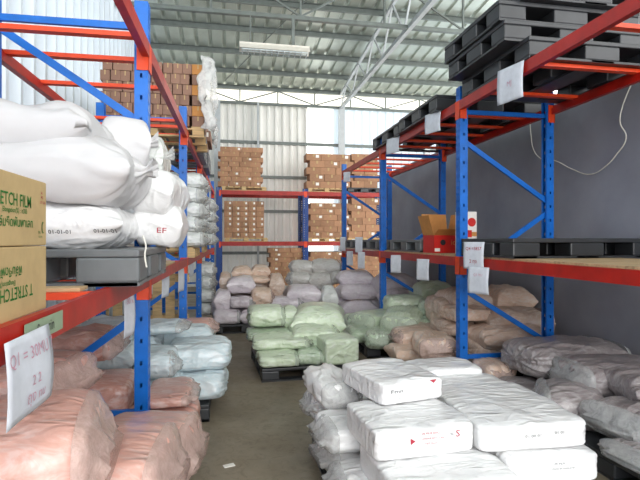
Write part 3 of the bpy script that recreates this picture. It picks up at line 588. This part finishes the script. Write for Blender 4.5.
def corrugated(along, u0, u1, z0, z1, fixed, pitch=.2, depth=.035, side=1):
    """trapezoid-ribbed sheet, ribs vertical; along 'x' or 'y'"""
    bm = bmesh.new(); pts = []
    u = u0
    while u < u1:
        for f, d in ((0, 0), (.55, 0), (.68, depth), (.87, depth)):
            pts.append((min(u+f*pitch, u1), d))
        u += pitch
    prev = None
    for uu, d in pts:
        a = (uu, fixed-side*d) if along == 'x' else (fixed-side*d, uu)
        cur = (bm.verts.new((a[0], a[1], z0)), bm.verts.new((a[0], a[1], z1)))
        if prev: bm.faces.new((prev[0], cur[0], cur[1], prev[1]))
        prev = cur
    return bm
BW = 17.3
wallm = sheet_metal('back_wall_sheet', srgb(236, 236, 230), .5, 0, WALL_GLOW, (1,1,.97))  # painted metal, no light source; faint glow added to brighten the back wall
lit = sheet_metal('translucent_sheet', srgb(230, 238, 240), .5, 0, LIT1, (1, .98, .95))
litblue = sheet_metal('translucent_blue_sheet', srgb(200, 215, 224), .5, 0, LIT2, (.86, .94, 1))
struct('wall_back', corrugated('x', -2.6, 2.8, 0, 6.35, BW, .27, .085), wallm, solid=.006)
struct('window_1', corrugated('x', 2.8, 3.72, 0, 6.35, BW, .34, .03), lit, solid=.006)
struct('window_2', corrugated('x', 3.72, 11, 0, 6.35, BW, .30, .04), litblue, solid=.006)
bm = bmesh.new(); box(bm, (-2.6, BW+.2, 6.2), (11, BW+.23, 7.1))
struct('window_3', bm, sheet_metal('clerestory_sheet', srgb(238, 232, 215), .5, 0, LIT3, (1, .97, .88)))
struct('wall_left', corrugated('y', -6, BW, 0, 9.4, -2.3, .36, .11, -1), sheet_metal('left_wall_sheet', srgb(214, 224, 232), .38), solid=.006)
# grey partition on the right
pm, nt, b = newmat('grey_partition'); v = coords(nt)
L(nt, ramp(nt, nz(nt, v, 1.3, 6), [(.3, srgb(134, 136, 146)), (.7, srgb(156, 158, 168))]), b.inputs['Base Color']); b.inputs['Roughness'].default_value = .7
bump(nt, nz(nt, v, 30, 4), .2, .004, b)
bm = bmesh.new(); box(bm, (3.97, -6, 0), (4.07, 12.3, 3.3)); struct('wall_right', bm, pm)
# girts and columns
k = [0]
def trim(bm, m):
    k[0] += 1; return struct('trim_%d' % k[0], bm, m)
for z in (1.15, 2.6, 3.8, 5.0):
    bm = bmesh.new(); box(bm, (-2.3, BW-.14, z-.05), (11, BW-.05, z+.05)); trim(bm, M['steel'])
for x in (-.36, 1.02, 3.98, 7.2):
    w = .10 if x != 1.02 else .03
    bm = bmesh.new(); box(bm, (x-w, BW-.36, 0), (x+w, BW-.16, 6.35)); trim(bm, M['steelwhite'])
# roof: ribbed sheet falling to the back wall
bm = bmesh.new(); SL = .10
def rz_(y): return 6.98 + SL*(BW-y)
pts = []; x = -2.7
while x < 11.2:
    for f, d in ((0, 0), (.24, 0), (.27, .05), (.33, .05), (.36, 0)): pts.append((x+f, d))
    x += .38
prev = None
for px, d in pts:
    cur = (bm.verts.new((px, BW+.9, rz_(BW+.9)+d)), bm.verts.new((px, -6, rz_(-6)+d)))
    if prev: bm.faces.new((prev[0], cur[0], cur[1], prev[1]))
    prev = cur
struct('ceiling', bm, sheet_metal('roof_sheet', srgb(188, 196, 186), .3, .45), solid=.004)
y = BW-.1
while y > -5.5:
    z = rz_(y)
    bm = bmesh.new()
    extrude_profile(bm, [(0,0),(.07,0),(.07,.15),(0,.15),(0,.14),(.06,.14),(.06,.01),(0,.01)], -2.4, 11)
    for vt in bm.verts: vt.co = Vector((vt.co.y, y+vt.co.x, z-.17+vt.co.z))
    trim(bm, M['steel']); y -= 1.3

# roof trusses
def truss(y, label):
    t = thing('roof_truss', label, 'roof truss', (-2.2, y, 6.3))
    top = rz_(y)-.17-6.3-.04
    b1 = bmesh.new(); box(b1, (0,-.05,-.04), (13,.05,.04)); obj('bottom_chord', b1, M['steel'], t)
    b2 = bmesh.new(); box(b2, (0,-.05,top-.04), (13,.05,top+.04)); obj('top_chord', b2, M['steel'], t)
    n = int(13/(1.3 if top < .8 else 1.7)); st = 13/n
    for i in range(n):
        b3 = bmesh.new(); bar(b3, (i*st,0,.04), (i*st,0,top-.04), .04, .05, (0,1,0)); obj('web', b3, M['steel'], t)
        b4 = bmesh.new(); a = (i*st, .04) if i % 2 == 0 else (i*st, top-.04); e = (i*st+st, top-.04) if i % 2 == 0 else (i*st+st, .04)
        bar(b4, (a[0],0,a[1]), (e[0],0,e[1]), .035, .04, (0,1,0)); obj('web', b4, M['steel'], t)
truss(BW-.3, 'grey steel lattice truss above the corrugated back wall')
truss(10.3, 'grey steel lattice truss across the aisle from which the lamp hangs')
t = thing('roof_truss', 'steel lattice truss running lengthwise under the roof at right', 'roof truss', (3.95, -2, 6.3))
b1 = bmesh.new(); box(b1, (-.05,0,-.05), (.05,19,.05)); obj('bottom_chord', b1, M['steelwhite'], t)
f = lambda yy: rz_(yy-2)-6.3-.22
b2 = bmesh.new(); bar(b2, (0,0,f(0)), (0,19,f(19)), .08, .08); obj('top_chord', b2, M['steelwhite'], t)
for i in range(12):
    y0 = i*1.58
    b3 = bmesh.new(); bar(b3, (0,y0,.04), (0,y0+.79,f(y0+.79)), .04, .04); bar(b3, (0,y0+.79,f(y0+.79)), (0,y0+1.58,.04), .04, .04); obj('web', b3, M['steelwhite'], t)
bm = bmesh.new(); bar(bm, (-.1,16.6,6.9), (2.3,10.4,7.45), .02, .02)
tag(obj('bracing_rod', bm, M['steel']), 'thin steel bracing rod slanting under the roof behind the lamp', 'rod')

# hanging lamp
lx, ly = 0.95, 10.1
t = thing('hanging_lamp', 'long white fluorescent lamp fitting hanging below the roof truss', 'lamp', (lx, ly, 5.42))
bm = bmesh.new(); extrude_profile(bm, [(-.13,.0),(-.05,.11),(.05,.11),(.13,.0),(.12,.0),(.045,.10),(-.045,.10),(-.12,.0)], -.72, .72)
for vt in bm.verts: vt.co = Vector((vt.co.y, vt.co.x, vt.co.z+.06))
obj('reflector', bm, M['lampwhite'], t)
bm = bmesh.new(); box(bm, (-.72,-.04,.16), (.72,.04,.21)); obj('housing', bm, M['lampwhite'], t)
for s in (-.06, .06):
    bm = bmesh.new(); bmesh.ops.create_cone(bm, cap_ends=True, segments=12, radius1=.016, radius2=.016, depth=1.36, matrix=Matrix.Translation((0,s,.06)) @ Matrix.Rotation(PI/2, 4, 'Y')); obj('tube', bm, M['tube'], t)
for i in range(9):
    pass
for i in range(12):
    bm = bmesh.new(); box(bm, (-.66+i*.12-.004, -.11, .0), (-.66+i*.12+.004, .11, .05)); obj('louvre_blade', bm, M['steelwhite'], t)
for s, w in ((-.5,.012), (.38,.03)):
    bm = bmesh.new(); box(bm, (s-w,-w,.2), (s+w,w,.84)); obj('hanger_rod', bm, M['steel'], t)

# ------------------------------------------------------------ racks
H_UP = 3.22
def upright(parent, x, y, s, colr, h=H_UP, k=1):
    """perforated channel, open towards s (the inside of the frame)"""
    bm = bmesh.new(); w = .045*k; t = s*.085
    ys = [-w, -.028*k, -.014*k, .014*k, .028*k, w]; z = 0; rows = []
    while z < h-.08: rows += [z, z+.045]; z += .075
    rows += [h]
    vg = {}
    for i, zz in enumerate(rows):
        for j, yy in enumerate(ys): vg[i,j] = bm.verts.new((x, y+yy, zz))
    for i in range(len(rows)-1):
        for j in range(5):
            if i % 2 == 1 and j in (1, 3): continue
            bm.faces.new((vg[i,j], vg[i,j+1], vg[i+1,j+1], vg[i+1,j]))
    for sy in (-w, w):
        xs = [0, .034*s, .05*s, t]; z2 = []
        zz = .15
        z2 = [0]
        while zz < h-.1: z2 += [zz, zz+.03]; zz += .15
        z2 += [h]; g = {}
        for i, q in enumerate(z2):
            for j, xx in enumerate(xs): g[i,j] = bm.verts.new((x+xx, y+sy, q))
        for i in range(len(z2)-1):
            for j in range(3):
                if i % 2 == 1 and j == 1: continue
                bm.faces.new((g[i,j], g[i,j+1], g[i+1,j+1], g[i+1,j]))
        a = [bm.verts.new(p) for p in ((x+t, y+sy, 0), (x+t, y+sy*.5, 0), (x+t, y+sy*.5, h), (x+t, y+sy, h))]
        bm.faces.new(a)
    p = obj('upright', bm, colr, parent, solid=.004)
    bm = bmesh.new(); box(bm, (x-.04 if s > 0 else x-.12, y-.07, 0), (x+.12 if s > 0 else x+.04, y+.07, .008)); obj('foot_plate', bm, colr, p)
def rack(label, loc, rot, ys, depth, s, levels, braces, colr='blue', beamc='red', bars=None, skip=(), bh=.095, pk=1):
    r = thing('pallet_rack', label, 'rack', loc, math.radians(rot))
    for y in ys:
        upright(r, 0, y, s, M[colr], k=pk); upright(r, s*depth, y, -s, M[colr], k=pk)
        for kind, z0, z1 in braces:
            bm = bmesh.new(); a = (s*.05, y, z0); e = (s*(depth-.05), y, z1)
            bar(bm, a, e, .028, .05 if kind != 'h' else .045); obj('brace', bm, M[colr], r, solid=0)
    for bi, (y0, y1) in enumerate(zip(ys, ys[1:])):
        for li, zt in enumerate(levels):
            for fx, fs in ((0, 1), (s*depth, -1)):
                bm = bmesh.new()
                o0 = fx - s*fs*.012; i0 = fx + s*fs*.036; st = fx + s*fs*.014
                extrude_profile(bm, [(o0, zt-bh), (i0, zt-bh), (i0, zt-.03), (st, zt-.03), (st, zt), (o0, zt)], y0+.05, y1-.05)
                bmo = obj('beam', bm, M[beamc], r)
                for ye, sg in ((y0, 1), (y1, -1)):
                    bm = bmesh.new(); X0 = fx - s*fs*.010; X1 = fx - s*fs*.003
                    a, e = sorted((ye+sg*.001, ye+sg*.056)); xa, xb = sorted((X0, X1))
                    box(bm, (xa, a, zt-.185), (xb, e, zt+.005))
                    xa, xb = sorted((X0, fx+s*fs*.07)); a, e = sorted((ye+sg*.049, ye+sg*.056))
                    box(bm, (xa, a, zt-.185), (xb, e, zt+.005)); obj('connector', bm, M[colr if (beamc=='none') else 'orange'], bmo)
            for yb in (bars or {}).get((bi, li), []):
                bm = bmesh.new(); xa, xb = sorted((s*.016, s*(depth-.016)))
                box(bm, (xa, yb-.03, zt-.03), (xb, yb+.03, zt)); obj('support_bar', bm, M['orange'], r)
    return r
BR = [('d', 2.42, 3.0), ('d', 2.4, 1.9), ('d', 1.26, 1.88), ('d', 1.10, .46), ('h', .36, .36), ('h', 3.08, 3.08)]
# left row (slightly askew)
LXO, LYO = -.535, 3.53
lb = {(0,1): [.75,1.3,1.75,2.13,2.57], (1,1): [.5,1.1,1.45,1.75,2.05,2.3], (2,1): [.5,1,1.5,2,2.4], (3,1): [.5,1,1.5,2,2.4], (0,0): [.5,1.3,2.0], (1,0): [.6,1.2,1.9]}
ysL = [-2.6, 0, 2.65, 5.25, 7.75, 10.3]
lbars = {k2: [ysL[k2[0]]+q for q in v2] for k2, v2 in lb.items()}
lbars[(0,1)] = [-1.8, -1.0, -.19]; lbars[(1,1)] = [.26, .92, 2.1, 2.4]; lbars[(2,1)] = [2.87, 3.4, 4.2, 4.9]
BRL = [('d', 2.40, 3.02), ('d', 2.28, 1.95), ('d', 1.30, 1.9), ('d', 1.10, .42), ('h', .42, .42), ('h', 3.06, 3.06)]
rack('blue and red steel pallet rack lining the left wall', (LXO, LYO, 0), -.86, ysL, 1.03, -1, [1.38, 2.935], BRL, bars=lbars)
# right row
ysR = [-2.68, 0, 2.70, 5.38]
rb = {(0,1): [-2.0,-1.3,-.75+-.45+.0, -.42], (1,1): [.45,1.0,1.5,2.0,2.4], (2,1): [.4,.9,1.4,1.9,2.3], (0,0): [-2,-1.2,-.6]}
rbars = {(0,1): [-2.5, -1.94, -1.19, -.42], (1,1): [.47,.95,1.45,1.95,2.4], (2,1): [3.1,3.6,4.1,4.6,5.1], (0,0): [-2,-1.2,-.5], (1,0): [.6,1.4,2.1]}
BRR = [('d', 2.66, 2.02), ('d', 1.24, 1.90), ('d', 1.08, .48), ('h', .36, .36), ('h', 2.96, 2.96)]
rack('blue and red steel pallet rack along the grey wall on the right', (2.40, 4.84, 0), 0, ysR, 1.10, 1, [1.42, 3.065], BRR, bars=rbars)
# back row, facing the camera
rack('dark blue rack with red beams across the back wall', (-.27, 15.3, 0), -90, [0, 2.68, 5.36], 1.1, -1, [1.55, 3.13], BRR, 'darkblue', 'oxide', bh=.13, pk=1.9,
     bars={(0,0): [.5,1.1,1.7,2.2], (0,1): [.5,1.1,1.7,2.2], (1,0): [3.2,3.9,4.6], (1,1): [3.2,3.9,4.6]})

# ------------------------------------------------------------ pallets
def plastic_pallet(lx, ly, h, mat='plastic', bw=.2, rim=True):
    t = thing('plastic_pallet', '', 'pallet', (0,0,0))
    bm = bmesh.new(); box(bm, (-lx/2,-ly/2,h*.78), (lx/2,ly/2,h)); obj('deck', bm, M[mat], t, bevel=.008)
    for i in (-1,0,1):
        for j in (-1,0,1):
            bx = bw if i else bw*1.3; by = bw*.85 if j else bw*1.1
            cx = i*(lx/2-bx/2); cy = j*(ly/2-by/2)
            bm = bmesh.new(); box(bm, (cx-bx/2, cy-by/2, .018), (cx+bx/2, cy+by/2, h*.78)); obj('foot', bm, M[mat], t, bevel=.012)
    for i in (-1,0,1):
        cx = i*(lx/2-bw*.45)
        bm = bmesh.new(); box(bm, (cx-bw*.42,-ly/2,0), (cx+bw*.42,ly/2,.018)); obj('runner', bm, M[mat], t)
    for j in (-1,1):
        cy = j*(ly/2-.06)
        bm = bmesh.new(); box(bm, (-lx/2,cy-.06,.001), (lx/2,cy+.06,.019)); obj('runner', bm, M[mat], t)
    return t
def wood_pallet(lx, ly, h, mat='wood'):
    t = thing('wooden_pallet', '', 'pallet', (0,0,0)); n = 7
    bm = bmesh.new()
    for i in range(n):
        x = -lx/2 + (i+.5)*lx/n; box(bm, (x-lx/n*.36,-ly/2,h-.02), (x+lx/n*.36,ly/2,h))
    obj('deck', bm, M[mat], t)
    for j in (-1,0,1):
        y = j*(ly/2-.05)
        bm = bmesh.new(); box(bm, (-lx/2,y-.05,h-.04), (lx/2,y+.05,h-.02)); obj('stringer', bm, M[mat], t)
        bm = bmesh.new(); box(bm, (-lx/2,y-.05,0), (lx/2,y+.05,.02)); obj('runner', bm, M[mat], t)
        for i in (-1,0,1):
            x = i*(lx/2-.07)
            bm = bmesh.new(); box(bm, (x-.07,y-.05,.02), (x+.07,y+.05,h-.04)); obj('block', bm, M[mat], t)
    return t
made = {}
for kind, lx, ly, h, mat, x, y, z, rz, label in PALLETS:
    kk = (kind, lx, ly, h, mat, FEET.get(label))
    if kk not in made: o = made[kk] = plastic_pallet(lx, ly, h, mat, FEET.get(label, .25 if lx > 1.3 else .2)) if kind == 'p' else wood_pallet(lx, ly, h, mat)
    else: o = copy_tree(made[kk])
    place(o, (x, y, z), math.radians(rz), label)
# wooden pallets standing on edge behind the ice blue sacks
for x, y, rz, label in ((-1.05, 6.62, 4, 'wooden pallet standing upright on the floor under the left rack, slats facing the aisle front'),):
    o = wood_pallet(1.1, 1.16, .13); o.location = (x, y, .58); o.rotation_euler = (PI/2, 0, math.radians(rz)); o['label'] = label

# boards on shelves
def board(x0, x1, y0, y1, z, label, t=.018):
    bm = bmesh.new(); box(bm, (-(x1-x0)/2, -(y1-y0)/2, 0), ((x1-x0)/2, (y1-y0)/2, t))
    o = tag(obj('wooden_board', bm, M['board']), label, 'board'); o.location = ((x0+x1)/2, (y0+y1)/2, z); return o
board(2.42, 3.48, 2.3, 4.72, 1.421, 'pale plywood board on the right rack lower shelf in front')
board(2.42, 3.48, 4.95, 7.4, 1.421, 'pale plywood board under the red carton on the right rack')
board(2.42, 3.48, 7.65, 10.1, 1.421, 'plywood board on the farthest bay of the right rack')
board(-1.52, -.50, 3.62, 4.9, 1.381, 'bare plywood board on the left rack beyond the black pallet')
board(-1.45, -.62, 2.24, 2.36, 1.381, 'thin wooden plank in front of the black pallet on the left rack', .014)

# ------------------------------------------------------------ cartons
ORD = ['first','second','third','fourth','fifth','sixth','seventh','eighth','ninth','tenth','eleventh','twelfth']
def carton(w, d, h, mat, sticker=False, tape=True):
    bm = bmesh.new(); box(bm, (-w/2, -d/2, 0), (w/2, d/2, h))
    o = obj('carton', bm, M[mat], bevel=.004); o['category'] = 'carton'
    if tape:
        bm = bmesh.new(); box(bm, (-w*.06, -d/2-.0015, h*.55), (w*.06, -d/2, h)); box(bm, (-w*.06, -d/2, h), (w*.06, d/2, h+.001)); obj('tape', bm, M['cardtan'], o)
    if sticker:
        bm = bmesh.new(); box(bm, (w*.14, -d/2-.003, h*.40), (w*.36, -d/2, h*.82)); obj('sticker', bm, M['sticker'], o)
    return o
def stack(x0, x1, y, z0, cols, rows, ch, depth, where, mat='card', group=None, prob=.4, jit=.01, top_missing=0, offset=True, solid_rows=(), z_gap=.004):
    w = (x1-x0)/cols; r = random.Random(int(x0*100+z0*1000))
    protos = [carton(w-.006, depth, ch-z_gap, mat, False), carton(w-.006, depth, ch-z_gap, mat, True)]; used = [False, False]
    for rr in range(rows):
        for cc in range(cols):
            if rr == rows-1 and cc < top_missing: continue
            s = 1 if r.random() < (.9 if rr in solid_rows else prob) else 0
            if not used[s]: o = protos[s]; used[s] = True
            else: o = copy_tree(protos[s])
            sh = (w*.22 if (rr % 2 and offset) else 0) - (w*.11 if offset else 0)
            place(o, (x0+(cc+.5)*w+sh+r.uniform(-jit, jit)*.6, y+depth/2+r.uniform(-jit, jit), z0+rr*ch), r.uniform(-.01, .01),
                  'brown carton, %s from left, %s row up, %s' % (ORD[cc], ORD[rr], where), group)
    for s in (0, 1):
        if not used[s]:
            for c_ in list(protos[s].children): bpy.data.objects.remove(c_)
            bpy.data.objects.remove(protos[s])
for a in STACKS: stack(*a[:-1], **a[-1])
for q in range(6):
    o = carton(.145, .5, .127, 'cardorange' if q % 2 == 1 else 'carddark')
    o['label'] = '%s carton at the right edge of the wrapped high stack, %s row up' % ('orange' if q % 2 == 1 else 'brown', ORD[q]); o['group'] = 'wrapped cartons high on the left rack'
    o.location = (-.372, 6.605, 3.03+q*.131)
bm = bmesh.new(); g = {}
for i in range(13):
    for j in range(25):
        u, v = i/12, j/24
        k_ = min(1, u/.35); p = Vector((-.34+.15*k_+.03*math.sin(v*9), 6.20+max(0, u-.3)*1.9+.05*k_, 2.98+.90*v))
        nn = noise.noise(Vector((u*6, v*5, 3)))*.07 + noise.noise(Vector((u*17, v*17, 5)))*.03
        g[i,j] = bm.verts.new(p+Vector((nn, nn*.6, noise.noise(Vector((u*3,0,1)))*.05)))
for i in range(12):
    for j in range(24): bm.faces.new((g[i,j], g[i+1,j], g[i+1,j+1], g[i,j+1]))
tag(obj('stretch_wrap', bm, M['film'], smooth=True, solid=.002), 'loose crumpled clear wrap hanging off the high carton stack at left', 'plastic wrap')

# stretch film cartons at the left front
def film_carton(z, flip, label, h=.203):
    W, D = .42, .56
    bm = bmesh.new(); box(bm, (-W/2, -D/2, 0), (W/2, D/2, h)); o = obj('carton', bm, M['cardtan'], bevel=.004)
    tag(o, label, 'carton'); o.location = (-.582-W/2, 1.735-D/2, z)
    x = W/2+.0015; c = h/2; sg = -1 if flip else 1
    R, U = (0, sg, 0), (0, 0, sg)
    def tx(s, size, mat, yy, zz, sx=1, nm='printed_text'): write(nm, s, size, M[mat], o, (x, sg*yy, c+sg*zz), R, U, sx=sx, bold=size*.010)
    tx('T STRETCH FILM', .050, 'inkgreen', -.005, .026, .86)
    tx('Elongation(%) : \u2265300', .020, 'inkgreen', .04, -.002, .95)
    tx('\u0e1f\u0e34\u0e25\u0e4c\u0e21\u0e22\u0e37\u0e14\u0e1e\u0e31\u0e19\u0e1e\u0e32\u0e40\u0e25\u0e17', .036, 'inkgreen', .04, -.036, 1.0)
    bm = bmesh.new(); bmesh.ops.create_circle(bm, cap_ends=True, segments=24, radius=1)
    for v in list(bm.verts): v.co = Vector((x, sg*.245+v.co.x*.010, c-sg*.045+v.co.y*.019))
    e = obj('printed_emblem', bm, M['inkgreen'], o)
    bm = bmesh.new(); bmesh.ops.create_circle(bm, cap_ends=True, segments=24, radius=1)
    for v in list(bm.verts): v.co = Vector((x+.001, sg*.245+v.co.x*.007, c-sg*.045+v.co.y*.015))
    obj('emblem_centre', bm, M['cardtan'], e)
    tx('\u2680', .022, 'inkgreen', .245, -.045)
    tx('TIS', .014, 'inkgreen', .215, -.062); tx('1136-2536', .008, 'inkgreen', .222, -.074)
    if not flip:
        tx('A2', .012, 'inkred', .235, .064); tx('MQ', .012, 'inkred', .238, .050); tx('LOT 2536', .011, 'inkred', .243, .034)
    bm = bmesh.new(); box(bm, (-.03, -D/2-.001, h), (.03, D/2+.001, h+.001)); obj('tape', bm, M['card'], o)
film_carton(1.378, True, 'tan carton with upside-down green stretch film lettering, lower of two')
film_carton(1.583, False, 'tan carton with upright green STRETCH FILM lettering, upper of two')

# red open carton and white printed carton on the right rack
t = thing('open_carton', 'open red printed carton with raised brown flaps on the right rack', 'carton', (2.62, 5.75, 1.44), .05)
bm = bmesh.new(); w, d, h = .34, .30, .22
for lo, hi in (((-w/2,-d/2,0),(w/2,-d/2+.006,h)), ((-w/2,d/2-.006,0),(w/2,d/2,h)), ((-w/2,-d/2,0),(-w/2+.006,d/2,h)), ((w/2-.006,-d/2,0),(w/2,d/2,h)), ((-w/2,-d/2,0),(w/2,d/2,.006))): box(bm, lo, hi)
obj('body', bm, M['redbox'], t)
for (a, e, wd, up) in (((0,d/2,h),(0,d/2+.05,h+.27),w,(1,0,0)), ((-w/2,0,h),(-w/2-.07,0,h+.24),d,(0,1,0)), ((w/2,0,h),(w/2+.05,0,h+.26),d,(0,1,0)), ((0,-d/2,h),(0,-d/2-.12,h+.07),w,(1,0,0))):
    bm = bmesh.new(); bar(bm, a, e, .005, wd, up); obj('flap', bm, M['cardorange'], t)
write('printed_text', 'id', .10, M['cardorange'], t, (.09,-d/2-.002,.13), (1,0,0), (0,0,1))
bm = bmesh.new(); bmesh.ops.create_circle(bm, cap_ends=True, segments=20, radius=.035, matrix=Matrix.Translation((-.05,-d/2-.002,.13)) @ Matrix.Rotation(PI/2,4,'X')); obj('printed_emblem', bm, M['inkblack'], t)
bm = bmesh.new(); box(bm, (-.16,-d/2-.002,.02), (-.09,-d/2,.06)); obj('sticker', bm, M['sticker'], t)
bm = bmesh.new(); box(bm, (-.10,-.05,-.17), (.11,.05,.31)); o = tag(obj('carton', bm, M['whitebox']), 'white carton with red print behind the nearest right post', 'carton'); o.location = (2.67, 5.20, 1.612)
bm = bmesh.new(); bmesh.ops.create_circle(bm, cap_ends=True, segments=20, radius=.05, matrix=Matrix.Translation((.05,-.052,.19)) @ Matrix.Rotation(PI/2,4,'X')); obj('printed_emblem', bm, M['redbox'], o)
bm = bmesh.new(); box(bm, (-.10,-.052,.02), (.05,-.05,.10)); obj('printed_band', bm, M['redbox'], o)
bm = bmesh.new(); box(bm, (.05,-.052,.03), (.11,-.05,.08)); obj('printed_patch', bm, M['cardorange'], o)

# ------------------------------------------------------------ hanging papers
def paper(label, p, rot, w, h, lines, ink='inkfaint', curl=.012, tilt=0, thick=.0012):
    """sheet hanging down from p; rot = heading of its width axis in degrees"""
    a = math.radians(rot); r = Vector((math.cos(a), math.sin(a), 0)); n = r.cross(Vector((0,0,1)))
    bm = bmesh.new(); g = {}
    for i in range(9):
        for j in range(11):
            u = i/8-.5; v = j/10
            q = n*(curl*math.sin(v*2.6)*(1+.5*math.sin(u*5)) ) + r*(u*w + tilt*v*h) + Vector((0,0,-v*h))
            g[i,j] = bm.verts.new(q)
    for i in range(8):
        for j in range(10): bm.faces.new((g[i,j], g[i+1,j], g[i+1,j+1], g[i,j+1]))
    o = obj('paper_sign', bm, M['paper'], smooth=True, solid=thick); o.location = p; tag(o, label, 'paper sign')
    for s, size, uu, vv in lines:
        write('handwriting', s, size, M[ink], o, tuple(r*(uu*w + tilt*vv*h) + Vector((0,0,-vv*h))), tuple(r), (-tilt*0,0,1), onto=o)
    return o
for pa in PAPERS: paper(*pa[:6], **pa[6])
bm = bmesh.new(); box(bm, (0,0,0), (.0015,.30,.062)); o = tag(obj('tape_label', bm, plain('label_tape', srgb(150, 168, 140), .4)), 'greenish printed tape label stuck on the red beam above the large paper', 'label')
o.location = (-.549, 1.47, 1.305); o.rotation_euler = (0,0,math.radians(-.86))
write('printed_text', 'fimarin', .05, M['inkblack'], o, (.003,.15,.03), (0,1,0), (0,0,1)); 

# cord looped on the grey wall
def tube_curve(name, pts, r, mat, label, cat):
    cu = bpy.data.curves.new(name, 'CURVE'); cu.dimensions = '3D'; cu.bevel_depth = r; cu.bevel_resolution = 2
    sp = cu.splines.new('BEZIER'); sp.bezier_points.add(len(pts)-1)
    for q, p in zip(sp.bezier_points, pts): q.co = p; q.handle_left_type = q.handle_right_type = 'AUTO'
    cu.materials.append(mat); q = bpy.data.objects.new('q', cu); C.objects.link(q); bpy.context.view_layer.update()
    me = bpy.data.meshes.new_from_object(q.evaluated_get(bpy.context.evaluated_depsgraph_get())); bpy.data.objects.remove(q)
    for p in me.polygons: p.use_smooth = True
    o = bpy.data.objects.new(name, me); C.objects.link(o); return tag(o, label, cat)
tube_curve('cord', CORD, .006, M['stringm'], 'thin white cord looping down the grey wall behind the right rack', 'cord')
tube_curve('string', [(-.40,2.46,1.62),(-.385,2.45,1.57),(-.39,2.45,1.53),(-.38,2.44,1.47)], .004, M['stringm'], 'white tie string dangling over the black pallet corner', 'string')
bm = bmesh.new(); 
for i in range(5): pass
box(bm, (-.13,-.05,0), (.13,.05,.004)); o = tag(obj('paper_scrap', bm, M['sticker']), 'small pale scrap lying on the concrete aisle floor', 'scrap'); o.location = SCRAP; o.scale = (.3,.45,1); o.rotation_euler = (0,0,.3)

# ------------------------------------------------------------ print on sacks
def front_print(key, items):
    o = SK[key]
    for nm, s, size, mat, x, z, sx in items: write(nm, s, size, M[mat], o, (x, 0, z), (1,0,0), (0,0,1), onto=o, sx=sx, far=True)
for key, items in PRINTS: front_print(key, items)

# ------------------------------------------------------------ light and camera
w = bpy.data.worlds.new('World'); S.world = w; w.use_nodes = True
bg = w.node_tree.nodes['Background']; bg.inputs['Color'].default_value = (*SKYC, 1); bg.inputs['Strength'].default_value = SKY
def area(name, loc, rot, sx, sy, portal=True, e=0, col=(1,1,1)):
    l = bpy.data.lights.new(name, 'AREA'); l.shape = 'RECTANGLE'; l.size = sx; l.size_y = sy; l.energy = e; l.color = col
    if portal: l.cycles.is_portal = True
    o = bpy.data.objects.new(name, l); C.objects.link(o); o.location = loc; o.rotation_euler = rot
area('doorway_daylight', (4.3, -6.0, 4.6), (PI/2, 0, 0), 13.4, 9.2)
area('loading_door_light', (.9, -5.8, 2.6), (PI/2, 0, 0), 6.5, 4.6, False, DOOR, (1, .985, .96))
area('side_daylight', (11.0, 5.6, 4.0), (0, PI/2, 0), 8.4, 23)
cam = bpy.data.cameras.new('Camera'); co = bpy.data.objects.new('Camera', cam); C.objects.link(co)
cam.sensor_width = 36; cam.lens = 36*490/640; cam.clip_start = .05
co.location = (0,0,1.6); co.rotation_euler = (PI/2, 0, -math.atan2(.1845, .9828))
S.camera = co
vs = S.view_settings; vs.view_transform = 'Standard'; vs.look = 'None'; vs.gamma = 1; vs.use_curve_mapping = False; vs.exposure = EXPO
